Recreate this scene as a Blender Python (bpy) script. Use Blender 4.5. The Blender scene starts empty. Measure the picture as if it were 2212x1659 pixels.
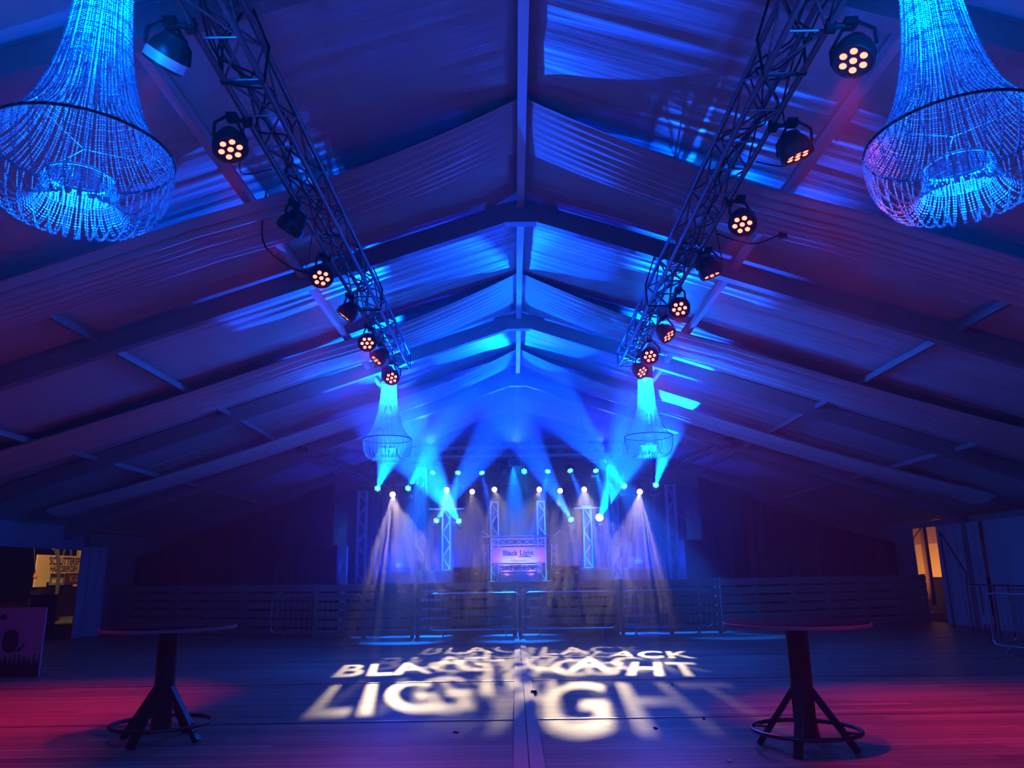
import bpy, math, random
from mathutils import Vector, Matrix, noise
random.seed(7)
S = bpy.context.scene
COL = S.collection
PI = math.pi

# ------------------------------------------------------------------ camera
FPX, PITCH, ROLL, EYE = 1661.0, math.radians(13.78), 0.015, 1.6
cd = bpy.data.cameras.new('camera')
cd.sensor_fit = 'HORIZONTAL'; cd.sensor_width = 36.0; cd.lens = 36.0 * FPX / 2212.0
cd.clip_start = 0.05; cd.clip_end = 200
cam = bpy.data.objects.new('camera', cd); COL.objects.link(cam)
cam.matrix_world = (Matrix.Translation((0, 0, EYE)) @ Matrix.Rotation(PI/2 + PITCH, 4, 'X')
                    @ Matrix.Rotation(-ROLL, 4, 'Z'))
S.camera = cam

def ray(px, py):
    u = px - 1106.0; v = 829.5 - py
    c, s = math.cos(ROLL), math.sin(ROLL)
    u, v = u*c + v*s, -u*s + v*c
    return Vector((u, FPX*math.cos(PITCH) - v*math.sin(PITCH), FPX*math.sin(PITCH) + v*math.cos(PITCH)))
def AT(px, py, d):
    r = ray(px, py); return Vector((0, 0, EYE)) + r * (d / r.y)
def ATZ(px, py, z):
    r = ray(px, py); return Vector((0, 0, EYE)) + r * ((z - EYE) / r.z)

# ------------------------------------------------------------------ world, exposure
w = bpy.data.worlds.new('night'); S.world = w; w.use_nodes = True
w.node_tree.nodes['Background'].inputs[0].default_value = (0.25, 0.2, 0.5, 1)
w.node_tree.nodes['Background'].inputs[1].default_value = 0.004
S.view_settings.view_transform = 'Standard'; S.view_settings.look = 'None'
S.view_settings.gamma = 1; S.view_settings.use_curve_mapping = False
S.view_settings.exposure = 0.0
S.cycles.use_denoising = True
S.cycles.max_bounces = 3; S.cycles.diffuse_bounces = 2; S.cycles.glossy_bounces = 1
S.cycles.use_adaptive_sampling = True; S.cycles.adaptive_threshold = 0.1; S.cycles.adaptive_min_samples = 16
S.cycles.transmission_bounces = 1; S.cycles.transparent_max_bounces = 6; S.cycles.volume_bounces = 0
S.cycles.use_light_tree = True
S.cycles.sample_clamp_direct = 0; S.cycles.sample_clamp_indirect = 3.0
S.cycles.caustics_reflective = False; S.cycles.caustics_refractive = False

BLUE = (0.0, 0.07, 1.0)
DEEP = (0.003, 0.016, 1.0)
CYAN = (0.0, 0.30, 1.0)
RED = (1.0, 0.002, 0.02)
WARM = (1.0, 0.76, 0.44)
PURPLE = (0.09, 0.0, 1.0)

# ------------------------------------------------------------------ materials
def nodes(m):
    m.use_nodes = True
    return m.node_tree, m.node_tree.nodes, m.node_tree.links
def mat(name, col, rough=0.6, metal=0.0, spec=0.5, var=0.0, scale=8.0, bump=0.0, bscale=60.0, trans=0.0):
    m = bpy.data.materials.new(name); t, n, l = nodes(m); b = n['Principled BSDF']
    b.inputs['Base Color'].default_value = (*col, 1); b.inputs['Roughness'].default_value = rough
    b.inputs['Metallic'].default_value = metal; b.inputs['Specular IOR Level'].default_value = spec
    tc = n.new('ShaderNodeTexCoord')
    nz = n.new('ShaderNodeTexNoise'); nz.inputs['Scale'].default_value = scale; nz.inputs['Detail'].default_value = 4
    l.new(tc.outputs['Object'], nz.inputs['Vector'])
    v = var if var else 0.08
    mx = n.new('ShaderNodeMix'); mx.data_type = 'RGBA'
    mx.inputs[6].default_value = (*[c*(1-v) for c in col], 1); mx.inputs[7].default_value = (*[min(1, c*(1+v)) for c in col], 1)
    l.new(nz.outputs['Fac'], mx.inputs[0]); l.new(mx.outputs[2], b.inputs['Base Color'])
    if bump:
        n2 = n.new('ShaderNodeTexNoise'); n2.inputs['Scale'].default_value = bscale; n2.inputs['Detail'].default_value = 3
        l.new(tc.outputs['Object'], n2.inputs['Vector'])
        bp = n.new('ShaderNodeBump'); bp.inputs['Strength'].default_value = bump; bp.inputs['Distance'].default_value = 0.01
        l.new(n2.outputs['Fac'], bp.inputs['Height']); l.new(bp.outputs['Normal'], b.inputs['Normal'])
    return m
def emit(name, col, strength):
    m = bpy.data.materials.new(name); t, n, l = nodes(m)
    n.remove(n['Principled BSDF']); e = n.new('ShaderNodeEmission')
    e.inputs[0].default_value = (*col, 1); e.inputs[1].default_value = strength
    l.new(e.outputs[0], n['Material Output'].inputs[0]); m.cycles.emission_sampling = 'NONE'; return m

M_ALU = mat('aluminium', (0.62, 0.62, 0.64), 0.35, 0.85, var=0.12, bump=0.1)
M_RAFT_SHADE = mat('rafter_aluminium', (0.3, 0.3, 0.33), 0.5, 0.3, var=0.1)  # light aluminium darkened in colour, standing for rafter faces in shade
M_ALUP = mat('aluminium_painted', (0.72, 0.72, 0.74), 0.45, 0.2, var=0.1)
M_STEEL = mat('galvanised_steel', (0.5, 0.5, 0.52), 0.3, 0.9, var=0.2)
M_BLACK = mat('black_plastic', (0.02, 0.02, 0.022), 0.45, var=0.2, bump=0.05)
M_MATTE = mat('black_molton', (0.012, 0.012, 0.014), 0.95, spec=0.1, var=0.3, bump=0.3)
M_BLKM = mat('black_steel', (0.03, 0.028, 0.03), 0.35, 0.3, var=0.2)
M_GREY = mat('grey_plastic', (0.25, 0.25, 0.27), 0.5)
M_DECK = mat('stage_deck', (0.09, 0.085, 0.08), 0.35, var=0.25, scale=3)
M_CLOTH = mat('swag_cloth', (0.62, 0.6, 0.62), 0.75, spec=0.2, var=0.06, bump=0.15, bscale=200)
M_CURT = mat('pvc_curtain', (0.55, 0.56, 0.62), 0.5, var=0.08)
M_FENCE = mat('weathered_board', (0.32, 0.26, 0.22), 0.75, var=0.35, scale=6, bump=0.4, bscale=30)
M_TABLE = mat('dark_tabletop', (0.008, 0.007, 0.008), 0.8, spec=0.08, var=0.3)
M_RUBBER = mat('cable_rubber', (0.012, 0.012, 0.012), 0.6)

def bead_material():
    m = bpy.data.materials.new('crystal_bead'); t, n, l = nodes(m); b = n['Principled BSDF']
    b.inputs['Base Color'].default_value = (0.92, 0.94, 0.97, 1); b.inputs['Roughness'].default_value = 0.18
    b.inputs['Specular IOR Level'].default_value = 1.0
    tr = n.new('ShaderNodeBsdfTranslucent'); tr.inputs[0].default_value = (0.9, 0.93, 0.97, 1)
    tc = n.new('ShaderNodeTexCoord'); nz = n.new('ShaderNodeTexNoise'); nz.inputs['Scale'].default_value = 90
    l.new(tc.outputs['Object'], nz.inputs['Vector'])
    rm = n.new('ShaderNodeMapRange'); rm.inputs['To Min'].default_value = 0.08; rm.inputs['To Max'].default_value = 0.4
    l.new(nz.outputs['Fac'], rm.inputs[0]); l.new(rm.outputs[0], b.inputs['Roughness'])
    mx = n.new('ShaderNodeMixShader'); mx.inputs[0].default_value = 0.55
    l.new(b.outputs[0], mx.inputs[1]); l.new(tr.outputs[0], mx.inputs[2]); l.new(mx.outputs[0], n['Material Output'].inputs[0])
    return m
M_BEAD = bead_material()

def pvc_material():
    m = bpy.data.materials.new('tent_roof_pvc'); t, n, l = nodes(m); b = n['Principled BSDF']
    b.inputs['Roughness'].default_value = 0.42; b.inputs['Specular IOR Level'].default_value = 0.5
    tc = n.new('ShaderNodeTexCoord')
    mp = n.new('ShaderNodeMapping'); mp.inputs['Scale'].default_value = (0.35, 7.0, 0.35)
    l.new(tc.outputs['Object'], mp.inputs['Vector'])
    nz = n.new('ShaderNodeTexNoise'); nz.inputs['Scale'].default_value = 1.6; nz.inputs['Detail'].default_value = 5
    l.new(mp.outputs[0], nz.inputs['Vector'])
    cr = n.new('ShaderNodeMix'); cr.data_type = 'RGBA'
    cr.inputs[6].default_value = (0.50, 0.49, 0.52, 1); cr.inputs[7].default_value = (0.58, 0.57, 0.60, 1)
    n2 = n.new('ShaderNodeTexNoise'); n2.inputs['Scale'].default_value = 1.2; l.new(tc.outputs['Object'], n2.inputs['Vector'])
    l.new(n2.outputs['Fac'], cr.inputs[0]); l.new(cr.outputs[2], b.inputs['Base Color'])
    bp = n.new('ShaderNodeBump'); bp.inputs['Strength'].default_value = 0.35; bp.inputs['Distance'].default_value = 0.03
    l.new(nz.outputs['Fac'], bp.inputs['Height']); l.new(bp.outputs['Normal'], b.inputs['Normal'])
    return m
M_PVC = pvc_material()

def floor_material():
    m = bpy.data.materials.new('plank_floor'); t, n, l = nodes(m); b = n['Principled BSDF']
    tc = n.new('ShaderNodeTexCoord'); sx = n.new('ShaderNodeSeparateXYZ'); l.new(tc.outputs['Object'], sx.inputs[0])
    def mth(op, a, bb=None, c=None):
        q = n.new('ShaderNodeMath'); q.operation = op
        for i, v in enumerate((a, bb, c)):
            if v is None: continue
            if isinstance(v, (int, float)): q.inputs[i].default_value = v
            else: l.new(v, q.inputs[i])
        return q.outputs[0]
    yb = mth('DIVIDE', sx.outputs['Y'], 0.145)
    fy = mth('FRACT', yb); iy = mth('FLOOR', yb)
    gap = mth('LESS_THAN', fy, 0.07)
    xb = mth('DIVIDE', mth('ADD', sx.outputs['X'], mth('MULTIPLY', mth('FRACT', mth('MULTIPLY', iy, 0.618)), 2.4)), 2.4)
    ix = mth('FLOOR', xb)
    wn = n.new('ShaderNodeTexWhiteNoise'); wn.noise_dimensions = '2D'
    cv = n.new('ShaderNodeCombineXYZ'); l.new(ix, cv.inputs[0]); l.new(iy, cv.inputs[1]); l.new(cv.outputs[0], wn.inputs['Vector'])
    mp = n.new('ShaderNodeMapping'); mp.inputs['Scale'].default_value = (1.2, 22, 1); l.new(tc.outputs['Object'], mp.inputs[0])
    gr = n.new('ShaderNodeTexNoise'); gr.inputs['Scale'].default_value = 3; gr.inputs['Detail'].default_value = 6; l.new(mp.outputs[0], gr.inputs['Vector'])
    fac = mth('ADD', mth('MULTIPLY', wn.outputs['Value'], 0.5), mth('MULTIPLY', gr.outputs['Fac'], 0.5))
    ramp = n.new('ShaderNodeValToRGB'); e = ramp.color_ramp.elements
    e[0].position = 0.1; e[0].color = (0.12, 0.095, 0.075, 1); e[1].position = 0.85; e[1].color = (0.36, 0.30, 0.24, 1)
    l.new(fac, ramp.inputs[0])
    mx = n.new('ShaderNodeMix'); mx.data_type = 'RGBA'; mx.inputs[7].default_value = (0.01, 0.008, 0.007, 1)
    l.new(gap, mx.inputs[0]); l.new(ramp.outputs[0], mx.inputs[6]); l.new(mx.outputs[2], b.inputs['Base Color'])
    rr = n.new('ShaderNodeMapRange'); rr.inputs['To Min'].default_value = 0.3; rr.inputs['To Max'].default_value = 0.6
    l.new(gr.outputs['Fac'], rr.inputs[0]); l.new(rr.outputs[0], b.inputs['Roughness'])
    hb = mth('SUBTRACT', mth('MULTIPLY', gr.outputs['Fac'], 0.25), gap)
    hb = mth('ADD', hb, mth('MULTIPLY', wn.outputs['Value'], 0.2))
    bp = n.new('ShaderNodeBump'); bp.inputs['Strength'].default_value = 0.5; bp.inputs['Distance'].default_value = 0.006
    l.new(hb, bp.inputs['Height']); l.new(bp.outputs[0], b.inputs['Normal'])
    return m
M_FLOOR = floor_material()
M_GRASS = mat('rough_grass', (0.07, 0.09, 0.04), 0.9, var=0.5, scale=3, bump=0.8, bscale=20)
M_WALL = mat('tent_wall_pvc', (0.26, 0.26, 0.3), 0.55, var=0.08, scale=1.0)
M_REDLENS = emit('red_led', (1.0, 0.2, 0.11), 4.0)
M_REDDIM = emit('red_led_rim', (1.0, 0.004, 0.03), 1.3)
M_CYLENS = emit('cyan_led', (0.35, 0.95, 1.0), 3.5)
M_CYRIM = emit('cyan_led_rim', (0.12, 0.9, 1.0), 2.2)
M_FLOOD = emit('flood_glass', (0.0, 0.06, 0.6), 0.8)  # dim glow for the added floods and battens
M_WHLENS = emit('warm_white_lamp', (1.0, 0.93, 0.85), 14.0)

# ------------------------------------------------------------------ mesh helpers
class MB:
    def __init__(s): s.v = []; s.f = []
    def add(s, vs, fs):
        b = len(s.v); s.v += [Vector(q) for q in vs]; s.f += [tuple(b+i for i in q) for q in fs]; return s
    def box(s, c, size, R=None):
        c = Vector(c); x, y, z = [q/2 for q in size]
        vs = [Vector((a*x, bb*y, cc*z)) for a in (-1, 1) for bb in (-1, 1) for cc in (-1, 1)]
        if R is not None: vs = [R @ q for q in vs]
        return s.add([c+q for q in vs], [(0,1,3,2),(4,6,7,5),(0,4,5,1),(2,3,7,6),(0,2,6,4),(1,5,7,3)])
    def bar(s, a, b, wd, ht, up=(0,0,1)):
        a = Vector(a); b = Vector(b); d = (b-a); L = d.length; d.normalize()
        up = Vector(up); x = d.cross(up).normalized(); z = x.cross(d)
        R = Matrix((x, d, z)).transposed()
        return s.box((a+b)/2, (wd, L, ht), R)
    def path(s, pts, r, seg=6, closed=False):
        pts = [Vector(p) for p in pts]; n = len(pts); rs = r if isinstance(r, (list, tuple)) else [r]*n
        b = len(s.v); prev = None
        for i, p in enumerate(pts):
            if closed: t = pts[(i+1) % n] - pts[i-1]
            else: t = pts[min(i+1, n-1)] - pts[max(i-1, 0)]
            t.normalize()
            if prev is None:
                a = Vector((0,0,1)) if abs(t.z) < 0.9 else Vector((1,0,0))
                u = t.cross(a).normalized()
            else:
                u = (prev - t*prev.dot(t)).normalized()
            prev = u; w_ = t.cross(u)
            for k in range(seg):
                an = 2*PI*k/seg; s.v.append(p + (u*math.cos(an) + w_*math.sin(an))*rs[i])
        m = n if closed else n-1
        for i in range(m):
            for k in range(seg):
                i2 = (i+1) % n; k2 = (k+1) % seg
                s.f.append((b+i*seg+k, b+i*seg+k2, b+i2*seg+k2, b+i2*seg+k))
        if not closed:
            s.f.append(tuple(b+k for k in reversed(range(seg)))); s.f.append(tuple(b+(n-1)*seg+k for k in range(seg)))
        return s
    def tube(s, a, b, r, seg=8): return s.path([a, b], r, seg)
    def lathe(s, prof, c=(0,0,0), seg=24, R=None):
        c = Vector(c); b = len(s.v)
        for r, z in prof:
            for k in range(seg):
                q = Vector((r*math.cos(2*PI*k/seg), r*math.sin(2*PI*k/seg), z))
                s.v.append(c + (R @ q if R else q))
        for i in range(len(prof)-1):
            for k in range(seg):
                k2 = (k+1) % seg; s.f.append((b+i*seg+k, b+i*seg+k2, b+(i+1)*seg+k2, b+(i+1)*seg+k))
        if prof[0][0] > 1e-4: s.f.append(tuple(b+k for k in reversed(range(seg))))
        if prof[-1][0] > 1e-4: s.f.append(tuple(b+(len(prof)-1)*seg+k for k in range(seg)))
        return s
    def prism(s, poly, a, b, ax):            # polygon in 2D, extruded; ax maps (u, v, w) to a point
        n = len(poly); vs = [ax(u, v, a) for u, v in poly] + [ax(u, v, b) for u, v in poly]
        return s.add(vs, [tuple(range(n)), tuple(reversed(range(n, 2*n)))] + [(i, i+n, (i+1) % n + n, (i+1) % n) for i in range(n)])
    def build(s, name, m, parent=None, local=False, smooth=False, kind=None, label=None):
        vs = s.v
        if parent is not None and not local:
            inv = parent.matrix_basis.inverted()
            p = parent.parent
            while p is not None:
                inv = inv @ p.matrix_basis.inverted(); p = p.parent
            vs = [inv @ q for q in vs]
        me = bpy.data.meshes.new(name); me.from_pydata([tuple(q) for q in vs], [], s.f); me.materials.append(m)
        if smooth:
            me.polygons.foreach_set('use_smooth', [True]*len(me.polygons))
            try: me.set_sharp_from_angle(angle=math.radians(40))
            except Exception: pass
        me.update()
        o = bpy.data.objects.new(name, me); COL.objects.link(o)
        if parent is not None: o.parent = parent
        if kind: o['kind'] = kind
        if label: o['label'] = label
        return o

def thing(name, label, cat, loc=(0,0,0), group=None, mw=None):
    o = bpy.data.objects.new(name, None); COL.objects.link(o); o.empty_display_size = 0.2
    o.matrix_basis = mw if mw is not None else Matrix.Translation(Vector(loc))
    o['label'] = label; o['category'] = cat
    if group: o['group'] = group
    return o
def tag(o, label, cat, group=None, kind=None):
    o['label'] = label; o['category'] = cat
    if group: o['group'] = group
    if kind: o['kind'] = kind
    return o
def copy_thing(root, mw, label, group=None):
    r = root.copy(); COL.objects.link(r); r.matrix_basis = mw; r['label'] = label
    if group: r['group'] = group
    for ch in root.children:
        c = ch.copy(); COL.objects.link(c); c.parent = r; c.matrix_basis = ch.matrix_basis
        for g in ch.children:
            d = g.copy(); COL.objects.link(d); d.parent = c; d.matrix_basis = g.matrix_basis
    return r
def aim_matrix(loc, target, roll=0.0):
    d = (Vector(target) - Vector(loc)).normalized()
    q = d.to_track_quat('-Z', 'Y')
    return Matrix.Translation(Vector(loc)) @ q.to_matrix().to_4x4() @ Matrix.Rotation(roll, 4, 'Z')
def spot(name, mw, col, power, angle, blend=0.15, radius=0.05, parent=None):
    ld = bpy.data.lights.new(name, 'SPOT'); ld.color = col; ld.energy = power; ld.spot_size = math.radians(angle)
    ld.spot_blend = blend; ld.shadow_soft_size = radius
    o = bpy.data.objects.new(name, ld); COL.objects.link(o)
    if parent is not None: o.parent = parent; o.matrix_basis = mw
    else: o.matrix_basis = mw
    return o
def point(name, loc, col, power, radius, parent=None):
    ld = bpy.data.lights.new(name, 'POINT'); ld.color = col; ld.energy = power; ld.shadow_soft_size = radius
    o = bpy.data.objects.new(name, ld); COL.objects.link(o); o.location = loc
    if parent is not None: o.parent = parent
    return o
def text_mesh(body, size, align='CENTER', offset=0.0, extrude=0.0, extra=None, spacing=1.0):
    c = bpy.data.curves.new('letters', 'FONT'); c.body = body; c.size = size; c.align_x = align; c.align_y = 'CENTER'
    c.offset = offset; c.extrude = extrude; c.space_line = 1.05; c.space_character = spacing
    o = bpy.data.objects.new('letters', c); COL.objects.link(o)
    c.fill_mode = 'BOTH'; dg = bpy.context.evaluated_depsgraph_get(); dg.update()
    oe = o.evaluated_get(dg)
    me = bpy.data.meshes.new_from_object(oe)
    if extra:                                   # a disc with the letters cut out of it
        cnt = {}
        for p_ in me.polygons:
            vs = list(p_.vertices)
            for a, b in zip(vs, vs[1:]+vs[:1]): cnt[frozenset((a, b))] = cnt.get(frozenset((a, b)), 0) + 1
        nb = {}
        for e, c_ in cnt.items():
            if c_ == 1:
                a, b = tuple(e); nb.setdefault(a, []).append(b); nb.setdefault(b, []).append(a)
        loops = []; seen = set()
        for v0 in nb:
            if v0 in seen: continue
            lp = [v0]; seen.add(v0); cur = v0
            while True:
                nx = [q for q in nb[cur] if q not in seen]
                if not nx: break
                cur = nx[0]; seen.add(cur); lp.append(cur)
            loops.append([me.vertices[q].co.copy() for q in lp])
        loops.append([Vector((extra*math.cos(2*PI*k/48), extra*math.sin(2*PI*k/48), 0)) for k in range(48)])
        cu = bpy.data.curves.new('plate', 'CURVE'); cu.dimensions = '2D'; cu.fill_mode = 'BOTH'
        for lp in loops:
            if len(lp) < 3: continue
            sp = cu.splines.new('POLY'); sp.points.add(len(lp)-1); sp.use_cyclic_u = True
            for k, q in enumerate(lp): sp.points[k].co = (q.x, q.y, 0, 1)
        o2 = bpy.data.objects.new('plate', cu); COL.objects.link(o2); dg.update()
        me = bpy.data.meshes.new_from_object(o2.evaluated_get(bpy.context.evaluated_depsgraph_get()))
        bpy.data.objects.remove(o2)
    bpy.data.objects.remove(o)
    return me

# ================================================================== THE TENT
RX, RZ, SL, HALF = 0.17, 7.2, 0.337, 12.5          # ridge x, ridge height, roof slope, half width
def roof_z(x): return RZ - SL*abs(x - RX)
RAFT = [-5.2, 0.1, 5.4, 10.9, 16.2, 21.5, 26.8, 31.8]
Y0, Y1 = -5.2, 31.8

def struct(mb, name, m, smooth=False):
    o = mb.build(name, m, smooth=smooth); o['kind'] = 'structure'; return o

f = MB(); f.add([(-HALF, Y0, 0), (HALF, Y0, 0), (HALF, Y1, 0), (-HALF, Y1, 0)], [(0,1,2,3)])
struct(f, 'floor', M_FLOOR)
g = MB(); g.add([(-60, -20, -0.06), (60, -20, -0.06), (60, 80, -0.06), (-60, 80, -0.06)], [(0,1,2,3)])
go = struct(g, 'ground', M_GRASS)

# roof cloth with its wrinkles (they run down the slope)
def build_ceiling():
    mb = MB()
    for b in range(len(RAFT)-1):
        ya, yb = RAFT[b], RAFT[b+1]; n = 150 if 5 < ya < 25 else 60
        for sd in (-1, 1):
            m = 34; base = len(mb.v)
            for i in range(m+1):
                t = i/m; x = RX + sd*(HALF+abs(RX))*(t**1.25)
                for j in range(n+1):
                    y = ya + (yb-ya)*j/n
                    e = math.sin(PI*j/n); env = min(1, 4*e)
                    a = noise.noise((x*0.2+sd*9, y*3.2, b*3.3)); c = noise.noise((x*0.35+sd*5, y*8.5, b*1.7))
                    amp = 0.5+0.9*max(0, noise.noise((x*0.25+sd*3, y*0.35, b*7.0+2)))
                    dz = env*amp*(0.032*a + 0.026*c) + 0.05*e*noise.noise((x*0.3, y*0.4, 5+b)) - 0.0
                    z = roof_z(x) + dz + 0.03
                    if i == 0: z = RZ + 0.03
                    mb.v.append(Vector((x, y, z)))
            for i in range(m):
                for j in range(n):
                    q = (base+i*(n+1)+j, base+(i+1)*(n+1)+j, base+(i+1)*(n+1)+j+1, base+i*(n+1)+j+1)
                    mb.f.append(q if sd < 0 else q[::-1])
    return mb
struct(build_ceiling(), 'ceiling', M_PVC, smooth=True)

tn = [0]
def trim(mb, m=M_ALUP, smooth=False):
    tn[0] += 1; return struct(mb, 'trim_%d' % tn[0], m, smooth)
for y in RAFT:                                      # gable rafters: box profiles with apex plate
    mb = MB()
    for sd in (-1, 1):
        x1 = sd*HALF
        mb.bar((RX, y, RZ-0.15), (x1, y, roof_z(x1)-0.15), 0.12, 0.26)
        mb.bar((RX, y, RZ-0.30), (x1, y, roof_z(x1)-0.30), 0.15, 0.035)
        mb.bar((RX, y, RZ-0.02), (x1, y, roof_z(x1)-0.02), 0.15, 0.03)
        yl = y + (1.25 if (abs(y-21.5) < 0.1 and sd < 0) else 0)          # this leg stands behind the tied flap
        mb.box((sd*(HALF-0.1), yl, (roof_z(x1)-0.1)/2), (0.2, 0.12, roof_z(x1)-0.12))
    mb.prism([(-0.55, RZ-0.47), (-0.55, RZ-0.16), (0, RZ-0.02), (0.55, RZ-0.16), (0.55, RZ-0.47), (0.3, RZ-0.40), (-0.3, RZ-0.40)],
             y-0.085, y+0.085, lambda u, v, w_: (RX+u, w_, v))
    for k in (-0.45, -0.3, 0.3, 0.45):
        mb.box((RX+k, y-0.1, RZ-0.36), (0.03, 0.03, 0.03))
    trim(mb, M_RAFT_SHADE)
for px_, wd in ((0.0, 0.11), (-3.3, 0.09), (3.2, 0.09), (-6.25, 0.07), (6.35, 0.07), (-9.0, 0.07), (9.2, 0.07)):
    mb = MB()
    for a, b in zip(RAFT[:-1], RAFT[1:]):
        z = roof_z(RX+px_) - (0.12 if px_ == 0 else 0.10)
        mb.box((RX+px_, (a+b)/2, z), (wd, b-a-0.14, 0.1))
    trim(mb, M_RAFT_SHADE if abs(px_) > 5 else M_ALUP)
# walls
def sheet(pts, name, m, th=0.02):
    mb = MB(); mb.add(pts, [tuple(range(len(pts)))]); return struct(mb, name, m)
ez = roof_z(-HALF)
def side_wall(x, opens, name):
    mb = MB(); ys = [Y0]
    for a, b, h in opens:
        if a > ys[-1]: mb.box((x, (ys[-1]+a)/2, ez/2), (0.02, a-ys[-1], ez))
        mb.box((x, (a+b)/2, (h+ez)/2), (0.02, b-a, ez-h)); ys.append(b)
    mb.box((x, (ys[-1]+Y1)/2, ez/2), (0.02, Y1-ys[-1], ez))
    struct(mb, name, M_WALL)
side_wall(-HALF, [(15.5, 22.7, 2.42)], 'wall_left')
side_wall(HALF, [(19.4, 24.6, 2.75)], 'wall_right')
for nm, y in (('wall_front', Y0), ('wall_back', Y1)):
    mb = MB(); mb.prism([(-HALF, 0), (HALF, 0), (HALF, roof_z(HALF)), (RX, RZ), (-HALF, ez)], y-0.01, y+0.01, lambda u, v, w_: (u, w_, v))
    struct(mb, nm, M_WALL)
# floor joints: bright metal strips across, doubled strip down the middle
mb = MB()
for y in (6.1, 9.25, 12.4, 15.6, 18.75): mb.box((0, y, 0.004), (2*HALF-0.4, 0.045, 0.008))
trim(mb, M_STEEL)
mb = MB(); mb.box((0.03, 9, 0.012), (0.125, 24, 0.024)); mb.box((0.165, 9, 0.012), (0.125, 24, 0.024)); trim(mb, mat('strip_board', (0.42, 0.37, 0.33), 0.45, 0.1, var=0.2))

# ------------------------------------------------------------------ swag cloths under the roof
def swag(ya, yb, sd, label, sag=0.22, reach=11.5, seed=0):
    mb = MB(); m, n = 60, 56
    for i in range(m+1):
        t = i/m; x = RX + sd*(0.06 + reach*t)
        base = roof_z(x) - 0.06 - sag*math.sin(PI*min(1, t*1.05))**0.8 - 0.10*math.sin(PI*min(1, 3*t))*(t < 0.334)
        gather = 1 - 0.12*math.sin(PI*t)
        for j in range(n+1):
            s_ = j/n; yc = (ya+yb)/2 + (s_-0.5)*(yb-ya)*gather
            k = min(1, t*4)
            ph = s_*n*0.9
            pleat = 0.035*k*math.sin(ph + 1.6*noise.noise((x*0.15, s_*5, seed)) ) + 0.03*k*noise.noise((x*0.12+seed, s_*14, 3.1))
            z = base + pleat - 0.10*math.sin(PI*s_)*k
            mb.v.append(Vector((x, yc, z)))
    for i in range(m):
        for j in range(n):
            q = (i*(n+1)+j, (i+1)*(n+1)+j, (i+1)*(n+1)+j+1, i*(n+1)+j+1); mb.f.append(q if sd < 0 else q[::-1])
    o = mb.build('swag_drape', M_CLOTH, smooth=True)
    return tag(o, label, 'drape', 'white cloth swags under the roof')
swag(8.15, 9.35, -1, 'pleated white cloth swag left of the ridge, nearest the camera', seed=1)
swag(8.15, 9.35, 1, 'pleated white cloth swag right of the ridge, nearest the camera', seed=2)
swag(13.7, 15.3, -1, 'pleated cloth swag left of ridge, behind end of left truss', sag=0.16, seed=3)
swag(13.7, 15.3, 1, 'pleated cloth swag right of ridge, behind end of right truss', sag=0.16, seed=4)
swag(18.8, 20.2, -1, 'cloth swag left of ridge, farthest one above the stage front', seed=5)
swag(18.8, 20.2, 1, 'cloth swag right of ridge, farthest one above the stage front', seed=6)

# ================================================================== TRUSSES
def truss(name, label, cat, a, b, size, seg_len, group=None, rc=0.025, rb=0.010, m=M_ALU, up=(0,0,1), faces=(0,1,2,3), rungs=False):
    a = Vector(a); b = Vector(b); d = (b-a).normalized(); L = (b-a).length
    x = d.cross(Vector(up)).normalized(); z = x.cross(d).normalized(); h = size/2
    t = thing(name, label, cat, a, group)
    cs = [x*-h + z*-h, x*h + z*-h, x*h + z*h, x*-h + z*h]
    for c in cs: MB().tube(a+c, b+c, rc, 10).build('chord', m, t, smooth=True)
    n = max(1, round(L/seg_len)); st = L/n
    for k in range(n):
        for fi in faces:
            c0, c1 = cs[fi], cs[(fi+1) % 4]
            if (k + fi + (fi == 2 and name == 'truss_tower')) % 2: c0, c1 = c1, c0
            mb = MB(); mb.tube(a + d*(k*st) + c0, a + d*((k+1)*st) + c1, rb, 6)
            if fi == 0 and rungs: mb.tube(a + d*((k)*st) + cs[0], a + d*((k)*st) + cs[1], rb, 6)
            mb.build('brace', m, t, smooth=True)
    for e in (a, b):
        mb = MB()
        for i in range(4): mb.tube(e+cs[i], e+cs[(i+1) % 4], rb*1.2, 6)
        mb.build('end_frame', m, t, smooth=True)
    return t
TZ = 5.62
M_TRD = mat('dark_truss_aluminium', (0.2, 0.2, 0.23), 0.42, 0.6, var=0.15)
truss('lighting_truss', 'long square aluminium truss hanging left of the ridge', 'truss', (-2.12, 2.4, TZ), (-2.12, 14.4, TZ), 0.30, 0.5,
      'long trusses hanging from the roof', m=M_TRD, rungs=True)
truss('lighting_truss', 'long square aluminium truss hanging right of the ridge', 'truss', (2.22, 2.4, TZ), (2.22, 14.5, TZ), 0.30, 0.505,
      'long trusses hanging from the roof', m=M_TRD, rungs=True)
# slings that hold the trusses up
for tx, side in ((-2.12, 'left'), (2.22, 'right')):
    for y, nm in ((5.4, 'nearest'), (10.9, 'farther')):
        t = thing('truss_sling', 'black sling holding %s truss under the roof beam, %s one' % (side, nm), 'sling', (tx, y, TZ))
        zt = roof_z(tx) - 0.28
        for s_ in (-1, 1): MB().path([(tx+s_*0.17, y, TZ-0.17), (tx+s_*0.19, y, TZ+0.15), (tx+s_*0.03, y, zt)], 0.012, 6).build('strap', M_RUBBER, t, smooth=True)
        MB().path([(tx-0.17, y, TZ-0.18), (tx+0.17, y, TZ-0.18)], 0.012, 6).build('loop', M_RUBBER, t)
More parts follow.
